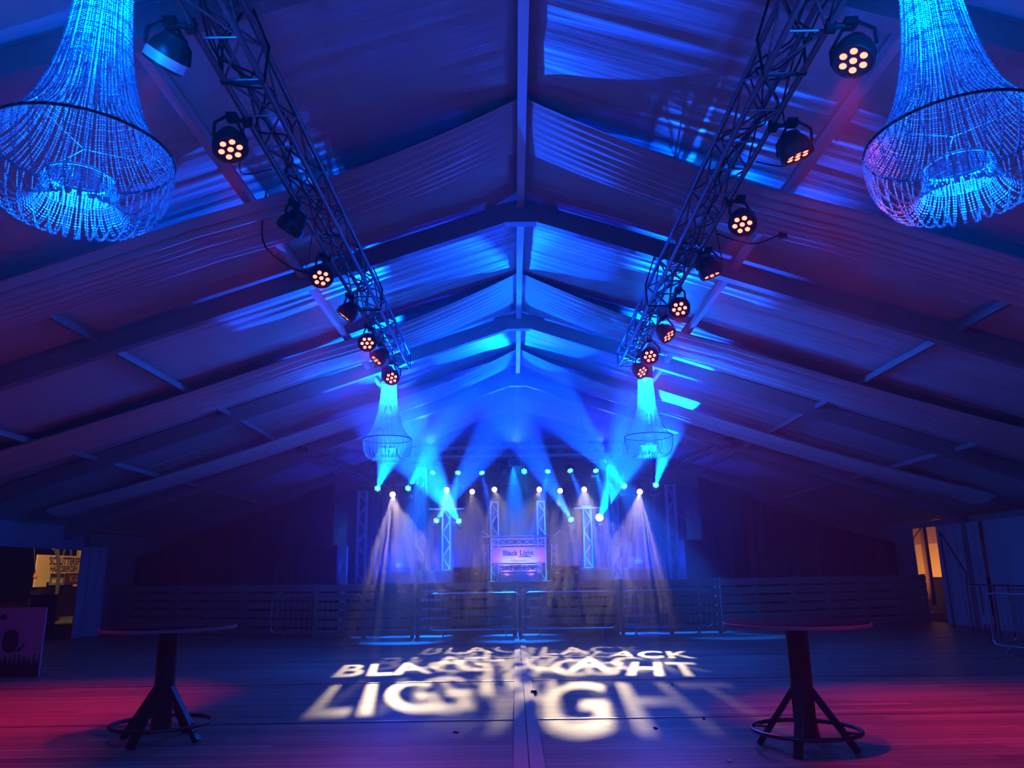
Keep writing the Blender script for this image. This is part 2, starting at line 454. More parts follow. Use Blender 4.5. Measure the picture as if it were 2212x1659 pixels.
# cables lying in and hanging off the trusses
def cable(pts, label, r=0.008, group='cables on the hanging trusses', name='cable'):
    P = [Vector(p) for p in pts]; out = []
    for i in range(len(P)-1):
        p0 = P[max(i-1, 0)]; p1 = P[i]; p2 = P[i+1]; p3 = P[min(i+2, len(P)-1)]
        for k in range(6):
            t = k/6; out.append(0.5*((2*p1)+(p2-p0)*t+(2*p0-5*p1+4*p2-p3)*t*t+(3*p1-p0-3*p2+p3)*t**3))
    out.append(P[-1])
    o = MB().path(out, r, 5).build(name, M_RUBBER, smooth=True); return tag(o, label, 'cable', group)
for tx, side in ((-2.12, 'left'), (2.22, 'right')):
    for q in range(3):
        pts = []; y = 2.6
        while y < 14.3:
            pts.append((tx + random.uniform(-0.16, 0.16), y, TZ - 0.12 + random.uniform(-0.02, 0.22))); y += random.uniform(0.18, 0.5)
        cable(pts, ['thin black cable winding along inside %s hanging truss', 'black cable looping over the rungs of %s hanging truss', 'sagging black cable strung through %s hanging truss'][q] % side, 0.009)
    sg = -1 if tx < 0 else 1
    for q in range(5):
        y = 3.6+q*2.3
        cable([(tx+sg*0.15, y, TZ-0.1), (tx+sg*0.24, y+0.2, TZ-0.36), (tx+sg*0.33, y+0.5, TZ-0.42), (tx+sg*0.2, y+0.9, TZ-0.15)],
              'short black cable loop beside the %s truss, %s from the camera' % (side, ['first', 'second', 'third', 'fourth', 'fifth'][q]), 0.007)
a = AT(1548, 505, 8.2); b = AT(1690, 505, 9.0)
cable([a, a*0.5+b*0.5+Vector((0, 0, -0.13)), b], 'pale cable arcing right from the right truss to a black hanging clamp', 0.011)
cl = thing('hanging_clamp', 'small black clamp hanging under roof right of right truss', 'clamp', b)
MB().box(b+Vector((0, 0, -0.02)), (0.10, 0.06, 0.09)).tube(b+Vector((0.03, 0, 0)), b+Vector((0.05, 0, 0.16)), 0.012).build('hook', M_RUBBER, cl)
MB().tube(b+Vector((0.05, 0, 0.16)), (b.x+0.05, b.y, roof_z(b.x+0.05)-0.0), 0.003, 5).build('string', M_RUBBER, cl)
a = AT(568, 520, 8.5); b = AT(672, 590, 8.9)
cable([(a.x, a.y, roof_z(a.x)-0.02), a, a*0.5+b*0.5+Vector((0, 0, -0.1)), b, (-2.3, 8.95, 5.3)], 'black cable sagging from roof to red lamp on left truss', 0.012)

# ================================================================== PAR CANS
def par_parts(t, lit, facing, silver):
    prof = [(0.0, 0.16), (0.06, 0.16), (0.085, 0.145), (0.1, 0.10), (0.125, 0.07), (0.14, 0.02), (0.14, -0.085), (0.132, -0.09), (0.13, -0.055), (0.0, -0.055)]
    MB().lathe(prof, seg=28).build('housing', M_BLACK, t, local=True, smooth=True)
    MB().lathe([(0.141, 0.0), (0.149, 0.0), (0.149, -0.07), (0.141, -0.07)], seg=28).build('rim', M_ALUP if silver else M_BLACK, t, local=True, smooth=True)
    for k in range(7):
        a = 2*PI*k/6; r = 0 if k == 6 else 0.078
        o = MB().lathe([(0.0, -0.080), (0.015, -0.078), (0.026, -0.072), (0.034, -0.064), (0.037, -0.054)], (r*math.cos(a), r*math.sin(a), 0), 14).build(
            'led_lens', M_REDLENS if lit else M_GREY, t, local=True, smooth=True)
        if lit:
            o.data.materials.append(M_REDDIM)
            for p_ in o.data.polygons:
                if p_.center.z > -0.072: p_.material_index = 1
def par(loc, target, label, tx, lit=True, power=480, angle=38, silver=False, roll=0.3, glow=None):
    t = thing('par_can', label, 'stage light', mw=aim_matrix(loc, target, roll), group='red LED lamps on the hanging trusses')
    par_parts(t, lit, None, silver)
    if lit or glow:
        spot('par_light', Matrix.Translation((0, 0, -0.12)), RED, power, angle, 0.95, 0.06, t)
    # yoke around the can and clamp up to the truss tube
    top = Vector((tx, loc.y, TZ-0.17)); R = t.matrix_basis.to_3x3(); ax = (R @ Vector((1, 0, 0)))
    ax.z *= 0.3; ax.normalize()
    hub = Vector((loc.x, loc.y, loc.z+0.24))
    MB().path([loc+ax*0.165, loc+ax*0.165+Vector((0, 0, 0.12)), hub+ax*0.06, hub-ax*0.06, loc-ax*0.165+Vector((0, 0, 0.12)), loc-ax*0.165], 0.014, 6).build('yoke', M_BLACK, t)
    mb = MB(); mb.tube(hub, top+Vector((0, 0, 0.0)), 0.02, 8); mb.box(top, (0.07, 0.06, 0.09)); mb.box(hub+Vector((0, 0, 0.02)), (0.09, 0.09, 0.06))
    mb.build('clamp', M_BLACK, t)
    return t
def on_rail(px, py, d0):                    # lamp centre under the outer truss tube, by its distance along the tube
    return AT(px, py, d0)
LPAR = [((362, 118), 4.75, 0), ((497, 312), 5.95, 1), ((632, 485), 7.5, 0), ((694, 595), 8.95, 1), ((752, 675), 10.35, 0),
        ((793, 738), 11.8, 1), ((819, 772), 12.7, 0), ((846, 814), 13.9, 1)]
RPAR = [((1845, 118), 4.85, 1), ((1717, 322), 6.15, 2), ((1604, 478), 7.6, 1), ((1533, 583), 8.95, 2), ((1468, 663), 10.3, 1),
        ((1438, 720), 11.5, 3), ((1404, 767), 12.7, 1), ((1382, 800), 13.7, 3)]
ORD = ['nearest the camera', 'second along from camera', 'third along from camera', 'fourth along from camera', 'fifth along from camera',
       'sixth along from camera', 'seventh along from camera', 'last one at the truss end']
for i, ((px_, py_), d, mode) in enumerate(LPAR):
    p = AT(px_, py_, d)
    if mode == 0:
        tg = (-6.4, [7.6, 0, 9.6, 0, 10.4, 0, 11.2, 0][i], 0.0)
        par(p, tg, 'black lamp on left truss turned away to the wall, ' + ORD[i], -2.27, True, 850, 46, silver=(i == 0), roll=0.2*i)
    else:
        tg = Vector((-1.0, 2.5+0.25*d, 0.2))
        par(p, tg, 'lamp with red glowing lenses under left truss, ' + ORD[i], -2.27, True, 200, 40, roll=0.4*i)
for i, ((px_, py_), d, mode) in enumerate(RPAR):
    p = AT(px_, py_, d)
    tg = {1: Vector((0.8, 2.2+0.25*d, 0.2)), 2: Vector((3.6, d-1.8, 0.0)), 3: Vector((6.0, d-0.8, 0.0))}[mode]
    if mode != 1: tg = Vector((p.x+1.7, d+0.4, 0.0)) if mode == 2 else Vector((6.5, 9.0, 0.0))
    par(p, tg, ('lamp with red lenses facing camera under right truss, ' if mode == 1 else 'tilted lamp with red lenses seen aslant under right truss, ') + ORD[i],
        2.37, True, (700 if i == 0 else 200) if mode == 1 else 750, 40 if mode == 1 else 48, silver=False, roll=0.5*i)

# ================================================================== CHANDELIERS
UP = [(0.145, 1.16), (0.155, 0.95), (0.18, 0.70), (0.215, 0.50), (0.27, 0.30), (0.34, 0.15), (0.42, 0.05), (0.475, 0.0)]
LOW = [(0.475, 0.0), (0.474, -0.10), (0.455, -0.22), (0.41, -0.32), (0.345, -0.385), (0.28, -0.385), (0.225, -0.33), (0.19, -0.25), (0.175, -0.165)]
def walk(prof, step):
    P = []; 
    n = len(prof)
    fine = []
    for i in range(n-1):
        p0, p1, p2, p3 = [Vector(prof[max(0, min(n-1, k))]) for k in (i-1, i, i+1, i+2)]
        for k in range(12):
            t = k/12; fine.append(0.5*((2*p1)+(p2-p0)*t+(2*p0-5*p1+4*p2-p3)*t*t+(3*p1-p0-3*p2+p3)*t**3))
    fine.append(Vector(prof[-1])); acc = 0; out = [fine[0]]
    for a, b in zip(fine[:-1], fine[1:]):
        L = (b-a).length
        while acc + L >= step:
            f_ = (step-acc)/L; a = a + (b-a)*f_; out.append(a.copy()); L = (b-a).length; acc = 0
        acc += L
    return out
def bead(mb, c, d, r, h):
    d = d.normalized(); a = Vector((0,0,1)) if abs(d.z) < 0.8 else Vector((1,0,0))
    u = d.cross(a).normalized(); v = d.cross(u); b = len(mb.v)
    mb.v += [c+d*h, c+u*r, c+v*r, c-u*r, c-v*r, c-d*h]
    mb.f += [(b, b+1, b+2), (b, b+2, b+3), (b, b+3, b+4), (b, b+4, b+1), (b+5, b+2, b+1), (b+5, b+3, b+2), (b+5, b+4, b+3), (b+5, b+1, b+4)]
def strands(prof, count, step, r, jitter, twist=0.0, seed=1):
    mb = MB(); rnd = random.Random(seed)
    for k in range(count):
        a0 = 2*PI*k/count + rnd.uniform(-jitter, jitter); pts = walk(prof, step); tw = twist*(1 if k % 2 else -1)
        n = len(pts); prev = None; dr = rnd.uniform(-0.006, 0.006)
        for i, p in enumerate(pts):
            a = a0 + tw*i/n; q = Vector(((p.x+dr)*math.cos(a), (p.x+dr)*math.sin(a), p.y))
            if prev is not None:
                big = 1.25 if i % 7 == 0 else (0.72 if i % 2 else 1.0)
                bead(mb, q, q-prev, r*big*rnd.uniform(0.85, 1.15), step*0.52)
            prev = q
    return mb
def make_chandelier(mw, label):
    t = thing('chandelier', label, 'chandelier', mw=mw, group='beaded chandeliers')
    strands(UP, 90, 0.0155, 0.0078, 0.02, seed=1).build('upper_bead_curtain', M_BEAD, t, local=True, kind='stuff')
    strands(LOW, 66, 0.0155, 0.0076, 0.02, 0.11, seed=2).build('basket_bead_curtain', M_BEAD, t, local=True, kind='stuff')
    strands([(0.175, -0.165), (0.172, -0.21), (0.165, -0.26)], 44, 0.0135, 0.0068, 0.03, seed=3).build('inner_bead_fringe', M_BEAD, t, local=True, kind='stuff')
    n = 64
    ring = [(0.475*math.cos(2*PI*k/n), 0.475*math.sin(2*PI*k/n), 0) for k in range(n)]
    MB().path(ring, 0.0085, 8, True).build('outer_ring', M_BLKM, t, local=True, smooth=True)
    ring = [(0.176*math.cos(2*PI*k/n), 0.176*math.sin(2*PI*k/n), -0.163) for k in range(n)]
    MB().path(ring, 0.007, 8, True).build('inner_ring', M_ALUP, t, local=True, smooth=True)
    for k in range(3):
        a = 2*PI*k/3 + 0.5; mb = MB()
        for i in range(34):
            c = Vector((0.014*i*math.cos(a), 0.014*i*math.sin(a), 0.02)); bead(mb, c, Vector((math.cos(a), math.sin(a), 0)), 0.0045, 0.007)
        mb.build('beaded_spoke', M_BEAD, t, local=True)
    mb = MB()
    for i in range(62): bead(mb, Vector((0, 0, 0.02+i*0.015)), Vector((0, 0, 1)), 0.005, 0.0075)
    mb.build('central_strand', M_BEAD, t, local=True)
    MB().lathe([(0.15, 1.16), (0.158, 1.16), (0.16, 1.45), (0.10, 1.5), (0.0, 1.5)], seg=32).build('top_cap', M_BLACK, t, local=True, smooth=True)
    MB().lathe([(0.0, 1.13), (0.05, 1.13), (0.06, 1.16), (0.0, 1.16)], seg=20).build('led_lamp', emit('chandelier_led', (0.05, 0.8, 1.0), 6.0), t, local=True)
    MB().tube((0, 0, 1.5), (0, 0, 1.6), 0.012).build('hook', M_BLKM, t, local=True)
    return t
CH = [((-2.40, 3.9, 3.94), 'large blue beaded chandelier hanging at top left, whole basket in view', 0),
      ((2.56, 3.97, 3.98), 'large blue beaded chandelier hanging at top right, cut by picture edge', 1),
      ((-2.47, 15.0, 4.19), 'small far beaded chandelier below end of left truss, darker basket', 2),
      ((2.68, 15.0, 4.17), 'small far beaded chandelier below end of right truss, bright cyan basket', 3)]
ch0 = None
for (loc, lab, k) in CH:
    mw = Matrix.Translation(loc) @ Matrix.Rotation(0.7*k, 4, 'Z')
    if ch0 is None: ch0 = make_chandelier(mw, lab); c = ch0
    else: c = copy_thing(ch0, mw, lab)
for (loc, lab, k) in CH:
    far = k > 1
    for dz, pw in ((1.07, 120), (0.92, 95), (0.74, 62), (0.55, 20), (-0.17, 70), (-0.33, 60)):     # LED bulbs up the axis of the chandelier
        point('chandelier_bulb', Vector(loc)+Vector((0, 0, dz)), (0.0, 0.15 if dz > 0.9 else 0.085, 1.0), pw*(0.8 if not far else (1.6 if k == 2 else 2.6)), 0.025)
    z0 = loc[2]+1.6; tag(MB().tube((loc[0], loc[1], z0), (loc[0], loc[1], roof_z(loc[0])-0.02), 0.006, 6).build('hanging_cable', M_RUBBER),
        'thin cable holding up the %s' % ['top left chandelier', 'top right chandelier', 'far left chandelier', 'far right chandelier'][k], 'cable', 'chandelier cables')

# ================================================================== STAGE
DZ = 1.28
SY0, SY1, SXL, SXR = 23.3, 30.4, -5.3, 5.5
st = thing('stage', 'raised black stage with lit deck behind the board fence', 'stage', (0, SY0, 0))
for i in range(6):
    for j in range(4):
        xa = SXL + (SXR-SXL)*i/6; ya = SY0 + (SY1-SY0)*j/4
        MB().box((xa+0.9, ya+0.8875, DZ-0.05), ((SXR-SXL)/6-0.01, (SY1-SY0)/4-0.01, 0.1)).build('deck_panel', M_DECK, st)
MB().box((0.1, SY0-0.012, DZ-0.02), (SXR-SXL, 0.02, 0.05)).build('front_edge', M_ALUP, st)
for i in range(7):
    for j in range(3):
        xa = SXL+0.1 + (SXR-SXL-0.2)*i/6; MB().tube((xa, SY0+0.15+j*3.2, 0), (xa, SY0+0.15+j*3.2, DZ-0.1), 0.03).build('leg', M_STEEL, st)
# risers at the back
for xa, xb, lab in ((-4.9, -1.6, 'black riser at back left of stage'), (1.8, 5.1, 'black riser at back right of stage')):
    t = thing('stage_riser', lab, 'riser', ((xa+xb)/2, 28.2, DZ))
    MB().box(((xa+xb)/2, 28.2, DZ+0.4), (xb-xa, 1.6, 0.06)).build('top', M_DECK, t)
    MB().box(((xa+xb)/2, 27.42, DZ+0.19), (xb-xa, 0.02, 0.36)).build('skirt', M_MATTE, t)
    for s1 in (xa+0.1, xb-0.1): MB().tube((s1, 28.8, DZ), (s1, 28.8, DZ+0.37), 0.03).build('leg', M_STEEL, t)

# black drapes
def drape(xa, ya, xb, yb, z0, z1, label, name='stage_curtain', m=M_MATTE, amp=0.06, wl=0.35, group='black curtains round the stage', tops=None, cat='curtain'):
    a = Vector((xa, ya, 0)); b = Vector((xb, yb, 0)); L = (b-a).length; d = (b-a)/L; nrm = Vector((-d.y, d.x, 0))
    n = max(12, int(L/0.05)); mb = MB(); rows = 5
    for i in range(n+1):
        s_ = L*i/n; o = amp*(math.sin(2*PI*s_/wl) + 0.5*noise.noise((s_*2.2, xa, 0)))
        zt = tops(s_/L) if tops else z1
        for j in range(rows+1):
            tt = j/rows; mb.v.append(a + d*s_ + nrm*o*(1.25-0.5*tt) + Vector((0, 0, z0 + (zt-z0)*tt)))
    for i in range(n):
        for j in range(rows):
            mb.f.append((i*(rows+1)+j, (i+1)*(rows+1)+j, (i+1)*(rows+1)+j+1, i*(rows+1)+j+1))
    o = mb.build(name, m, smooth=True); return tag(o, label, cat, group)
drape(-6.2, 30.7, 6.4, 30.7, 0.0, 5.0, 'wide black backdrop curtain behind the stage')
drape(-12.3, 25.6, -5.7, 24.6, 0.0, 4, 'black curtain filling the tent left of the stage', tops=lambda s_: roof_z(-12.3+6.6*s_)-0.75)
drape(5.9, 24.6, 12.2, 25.2, 0.0, 4, 'black curtain filling the tent right of the stage', tops=lambda s_: roof_z(5.9+6.3*s_)-0.75-0.2*math.sin(3*s_))

# stage towers
TW = [((784, 1062), 25.6, DZ, 'slim lit truss tower at far left of stage', 'stage truss towers'),
      ((910, 1012), 24.5, DZ, 'tall truss tower left of the crossed blue beams', 'stage truss towers'),
      ((965, 1098), 27.9, DZ+0.43, 'truss tower under left crossbar with two lamps', 'stage truss towers'),
      ((1068, 1085), 28.8, DZ, 'truss tower behind left end of DJ booth', 'stage truss towers'),
      ((1168, 1083), 28.8, DZ, 'truss tower behind right end of DJ booth', 'stage truss towers'),
      ((1267, 1094), 27.9, DZ+0.43, 'truss tower under right crossbar beside glaring lamp', 'stage truss towers'),
      ((1322, 1008), 24.5, DZ, 'tall truss tower right of the glaring lamp', 'stage truss towers'),
      ((1447, 1048), 25.6, DZ, 'slim lit truss tower at far right of stage', 'stage truss towers')]
for (px_, py_), d, zb, lab, grp in TW:
    p = AT(px_, py_, d)
    t = truss('truss_tower', lab, 'truss tower', (p.x, d, zb+0.02), (p.x, d, p.z), 0.27, 0.42, grp, rc=0.026, rb=0.017, m=M_ALUP, up=(0, 1, 0))
    MB().box((p.x, d, zb+0.012), (0.5, 0.5, 0.022)).build('base_plate', M_STEEL, t)
# top truss across the stage
pa = AT(912, 978, 24.5); pb = AT(1322, 972, 24.5)
truss('top_truss', 'horizontal truss across the stage top between the tall towers', 'truss', (pa.x-0.3, 24.5, 5.38), (pb.x+0.3, 24.5, 5.38), 0.28, 0.45, up=(0, 0, 1), rc=0.03, m=M_ALUP)
pa = AT(900, 1000, 26.3); pb = AT(1330, 1000, 26.3)
truss('rear_truss', 'dark rear truss over the stage carrying the row of blue lamps', 'truss', (pa.x-1.6, 26.3, 5.42), (pb.x+1.6, 26.3, 5.42), 0.22, 0.5, up=(0, 0, 1), m=M_BLKM)
for x, s_ in ((-4.6, 'left'), (4.9, 'right')):
    for y in (26.3,):
        t = truss('truss_tower', 'dark tower holding rear truss at the %s stage edge' % s_, 'truss tower', (x, y, DZ+0.02), (x, y, 5.3), 0.22, 0.7, 'stage truss towers', up=(0, 1, 0), m=M_BLKM)
# side rigging trusses running back from the stage corners
truss('side_truss', 'dark sloping truss above left stage curtain', 'truss', AT(640, 958, 21), AT(790, 1030, 25.5), 0.2, 0.5, m=M_BLKM)
truss('side_truss', 'dark sloping truss above right stage curtain', 'truss', AT(1590, 950, 21), AT(1450, 1005, 25.5), 0.2, 0.5, m=M_BLKM)
# crossbars on the two inner towers
for (xa, xb, yy, lab) in ((926, 1004, 1100, 'crossbar on left inner tower with two blue lamps'), (1240, 1305, 1098, 'crossbar on right inner tower with glaring lamp')):
    a = AT(xa, yy, 27.6); b = AT(xb, yy-1, 27.6)
    tag(MB().tube(a, b, 0.03, 8).build('crossbar', M_ALU, smooth=True), lab, 'bar', 'lamp crossbars')

# moving heads ------------------------------------------------------
def head_parts(t, lit, power):
    MB().lathe([(0.0, 0.2), (0.09, 0.2), (0.13, 0.12), (0.14, 0.0), (0.13, -0.12), (0.12, -0.125), (0.118, -0.1), (0.0, -0.1)], seg=24).build('head_shell', M_BLACK, t, local=True, smooth=True)
    for k in range(7):
        a = 2*PI*k/6+PI/6; r = 0 if k == 6 else 0.07
        MB().lathe([(0.0, -0.128), (0.024, -0.122), (0.036, -0.105), (0.037, -0.09)], (r*math.cos(a), r*math.sin(a), 0), 12).build('led_lens',
            {2: M_CYLENS if k == 6 else M_CYRIM, 1: M_CYRIM, 0: M_GREY}[lit], t, local=True, smooth=True)
def moving_head(px_, py_, d, tpx, tpy, td, label, lit=2, power=4851, angle=15, hang=True, blend=0.35, col=BLUE, bar=None):
    p = AT(px_, py_, d); tg = AT(tpx, tpy, td)
    t = thing('moving_head_light', label, 'stage light', mw=aim_matrix(p, tg), group='blue lamps over the stage')
    head_parts(t, lit, power)
    if 'glaring' in label: MB().lathe([(0.0, -0.17), (0.08, -0.155), (0.13, -0.125), (0.14, -0.115)], seg=24).build('front_glass', M_CYLENS, t, local=True, smooth=True)  # glowing dome added over the lenses to stand for the lamp's glare
    if power: spot('beam', Matrix.Translation((0, 0, -0.19)), col, power, angle, blend, 0.05, t)
    ax = t.matrix_basis.to_3x3() @ Vector((1, 0, 0)); ax.z = 0; ax.normalize()
    bk = (Vector((0, 0.55, 0.8)) if hang else Vector((0, 0.75, -0.6))).normalized()     # yoke and base sit behind the head
    b = p + bk*0.34
    MB().path([p+ax*0.165, p+ax*0.165+bk*0.27, p-ax*0.165+bk*0.27, p-ax*0.165], 0.022, 6).build('yoke', M_BLACK, t)
    MB().box(b, (0.26, 0.2, 0.1)).build('base', M_BLACK, t)
    mb = MB()
    if bar is None: mb.tube(b, (b.x, b.y, p.z+0.32), 0.02)
    else:
        q = Vector((b.x, b.y, bar)); mb.tube(b, q, 0.022)
    mb.build('clamp', M_BLACK, t)
    return t
# up-facing / crossing beams, lamps hung low at the sides
moving_head(815, 1057, 25.2, 868, 905, 19.5, 'blue lamp at far left of stage shining straight up', power=42051, angle=13, hang=False, bar=4.72)
moving_head(880, 1057, 25.2, 1010, 850, 19.0, 'blue lamp beside the tall left tower shining up right', power=35582, angle=12, hang=False, bar=4.72)
moving_head(941, 1127, 27.5, 1110, 870, 20.0, 'left lamp under left crossbar shining up to the right', power=42051, angle=11, hang=False, bar=AT(965, 1100, 27.6).z)
moving_head(992, 1127, 27.5, 705, 690, 13.2, 'right lamp under left crossbar shining up to the left', power=82486, angle=11, hang=False, bar=AT(965, 1100, 27.6).z)
moving_head(1235, 1125, 27.5, 1075, 850, 20.0, 'lamp under right crossbar shining up to the left', power=35582, angle=11, hang=False, bar=AT(965, 1100, 27.6).z)
moving_head(1294, 1120, 27.3, 1500, 650, 12.8, 'glaring lamp right of right crossbar, brightest of the stage', power=89359, angle=11, blend=0.6, hang=False, bar=AT(965, 1100, 27.6).z)
moving_head(1350, 1052, 25.2, 1180, 850, 18.5, 'blue lamp beside tall right tower shining up left', power=48522, angle=12, hang=False, bar=4.72)
moving_head(1416, 1050, 25.2, 1468, 858, 18.9, 'blue lamp at far right shining up onto the roof', power=84104, angle=10, hang=False, bar=4.72)
# upper row pointing down
moving_head(936, 1017, 26.3, 908, 1100, 25.0, 'first lamp from the left in upper row, shining down left', lit=1, power=7276, angle=12)
moving_head(990, 1017, 26.3, 976, 1100, 25.0, 'second lamp from the left in upper row, shining down', power=24260, angle=11)
moving_head(1040, 1017, 26.3, 1062, 1110, 25.0, 'third lamp from the left in upper row, shining down right', power=11320, angle=10)
moving_head(1089, 1017, 26.3, 1150, 1060, 24.0, 'dim striped lamp left of centre in upper row', lit=0, power=0)
moving_head(1134, 1017, 26.3, 1090, 1050, 24.0, 'dim cyan lamp right of centre in upper row', lit=1, power=0)
moving_head(1184, 1014, 26.3, 1168, 1100, 25.0, 'third lamp from the right in upper row, shining down left', power=24260, angle=11)
moving_head(1230, 1013, 26.3, 1262, 1085, 25.0, 'second lamp from the right in upper row, shining down right', power=14556, angle=11)
moving_head(1286, 1013, 26.3, 1312, 1100, 24.8, 'rightmost lamp in upper row, shining down', power=19407, angle=12, hang=False, bar=4.72)

# gobo projectors -----------------------------------------------------
GD = 0.12
gobo_me = text_mesh('BLACK\nLIGHT', 1.0, offset=0.018, extra=3.2, spacing=1.12)
gobo_me.materials.clear(); gobo_me.materials.append(M_MATTE)
def gobo_light(px_, py_, d, target, label, power, pitch_deg=3.3, lens_r=0.07, roll=0.0):
    p = AT(px_, py_, d); dr = (Vector(target)-p).normalized()
    mw = aim_matrix(p, target)                         # local -Z is the beam; local Y is up
    t = thing('profile_spotlight', label, 'stage light', mw=mw, group='white lamps in a row over the stage')
    MB().lathe([(0.0, 0.30), (0.08, 0.30), (0.1, 0.26), (0.1, -0.02), (0.094, -0.02), (0.094, 0.09), (0.0, 0.1)], seg=24).build('barrel', M_BLACK, t, local=True, smooth=True)
    MB().lathe([(0.0, 0.075), (0.05, 0.06), (0.085, 0.01), (0.088, -0.02), (0.083, -0.015), (0.045, 0.05), (0.0, 0.062)], seg=24).build('lamp_reflector', M_WHLENS, t, local=True, smooth=True)
    po = bpy.data.objects.new('gobo_plate', gobo_me); COL.objects.link(po); po.parent = t
    s_ = math.tan(math.radians(pitch_deg))*GD/0.80
    # letters: right is world +x, top points back to the lamp -> turned half round about the beam
    po.matrix_basis = Matrix.Translation((0, 0, -GD)) @ Matrix.Rotation(PI+roll, 4, 'Z') @ Matrix.Scale(s_, 4)
    spot('gobo_beam', Matrix.Identity(4), WARM, power, 25, 0.12, 0.0005, t)
    ax = mw.to_3x3() @ Vector((1, 0, 0)); ax.z = 0; ax.normalize()
    MB().path([p+ax*0.12, p+ax*0.12+Vector((0, 0, 0.2)), p-ax*0.12+Vector((0, 0, 0.2)), p-ax*0.12], 0.012, 6).build('yoke', M_BLACK, t)
    MB().tube(p+Vector((0, 0, 0.2)), p+Vector((0, 0, 0.36)), 0.018).build('clamp', M_BLACK, t)
    return t
gobo_light(848, 1068, 25.0, (-1.45, 12.9, 0), 'white lamp at left end of row, throwing letters on the floor', 4622)
gobo_light(1382, 1062, 25.0, (2.0, 15.0, 0), 'white lamp at right end of row, throwing letters on the floor', 4622)
gobo_light(965, 1058, 27.6, (-0.9, 13.5, 0), 'white lamp above the left crossbar tower', 1781)
gobo_light(1262, 1057, 27.6, (1.3, 12.6, 0), 'bright white lamp above the right crossbar tower', 4978)
gobo_light(1020, 1062, 27.6, (-0.6, 16.2, 0), 'white lamp between left crossbar tower and booth', 1781)
gobo_light(1210, 1060, 27.6, (1.3, 15.6, 0), 'white lamp between booth and right crossbar tower', 1781)
gobo_light(1068, 1057, 28.2, (0.4, 14.5, 0), 'white lamp above tower behind booth left end', 1526)
gobo_light(1165, 1057, 28.2, (-0.3, 13.0, 0), 'white lamp above tower behind booth right end', 1526)
for xa, xb, yy, d, lab in ((835, 1080, 1045, 27.6, 'dark pipe carrying the white lamps, left half'), (1150, 1395, 1042, 27.6, 'dark pipe carrying the white lamps, right half')):
    a = AT(xa, yy, d); b = AT(xb, yy, d); a.z = b.z = 4.72
    tag(MB().tube(a, b, 0.025).build('lamp_pipe', M_BLKM, smooth=True), lab, 'pipe', 'lamp pipes')

# LED battens added above the top truss to wash the roof blue
for x, lab in ((-2.6, 'blue LED batten on left part of top truss'), (0.1, 'blue LED batten at middle of top truss'), (2.8, 'blue LED batten on right part of top truss')):
    t = thing('led_batten', lab, 'stage light', mw=aim_matrix((x, 24.3, 5.62), (x*0.8, 11, 7.9)), group='LED battens on the top truss')
    MB().box((0, 0, 0.02), (0.9, 0.08, 0.08)).build('housing', M_BLACK, t, local=True)
    for k in range(8): MB().lathe([(0, -0.035), (0.02, -0.03), (0.025, -0.02)], (-0.385+0.11*k, 0, 0), 10).build('led_lens', M_FLOOD, t, local=True)
    MB().tube((x, 24.3, 5.46), (x, 24.3, 5.6), 0.015).build('bracket', M_BLACK, t)
    spot('wash', Matrix.Translation((0, 0, -0.1)), DEEP, 1500 if x > 2 else 3000, 48, 0.8, 0.05, t)
    spot('stage_wash', t.matrix_basis.inverted() @ aim_matrix((x, 24.15, 5.05), (x*1.35, 28.2, 2.4)), (0.0, 0.25, 1.0), 5000, 66, 0.7, 0.05, t)  # extra cyan spot added below the batten to light the towers

# blue floods added on the risers to light haze and roof from behind
for k, x in enumerate((-4.2, -2.4, 2.7, 4.5)):
    t = thing('blue_flood', ['blue flood lamp at outer end of left riser', 'blue flood lamp at inner end of left riser', 'blue flood lamp at inner end of right riser', 'blue flood lamp at outer end of right riser'][k],
              'stage light', mw=aim_matrix((x, 28.8, DZ+0.62), (x*0.6, 20.0, 7.2)), group='flood lamps on the risers')
    MB().box((0, 0, 0.03), (0.3, 0.2, 0.1)).build('housing', M_BLACK, t, local=True)
    MB().box((0, 0, -0.025), (0.26, 0.16, 0.012)).build('lens_panel', M_FLOOD, t, local=True)
    MB().path([(x-0.17, 28.8, DZ+0.62), (x-0.17, 28.8, DZ+0.44), (x+0.17, 28.8, DZ+0.44), (x+0.17, 28.8, DZ+0.62)], 0.012, 6).build('bracket', M_BLACK, t)
    spot('flood', Matrix.Translation((0, 0, -0.06)), (0.002, 0.03, 1.0), 600, 120, 0.7, 0.08, t)

# three lamps under the top truss shining down through the board fence
for k, (x, tx) in enumerate(((-2.9, -2.8), (0.0, 0.1), (3.0, 4.9))):
    t = thing('truss_lamp', ['small lamp under left part of top truss, aimed down', 'small lamp under middle of top truss, aimed down', 'small lamp under right part of top truss, aimed down'][k],
              'stage light', mw=aim_matrix((x, 24.3, 5.0), (tx, 20.9, 0.5)), group='small lamps under the top truss')
    MB().lathe([(0, 0.12), (0.06, 0.12), (0.08, 0.0), (0.08, -0.06), (0.07, -0.06), (0.07, -0.03), (0, -0.03)], seg=16).build('housing', M_BLACK, t, local=True, smooth=True)
    MB().tube((x, 24.3, 5.0), (x, 24.36, 5.26), 0.015).build('bracket', M_BLACK, t)
    spot('fence_beam', Matrix.Translation((0, 0, -0.08)), (0.0, 0.14, 1.0), 9000, 24, 0.5, 0.03, t)

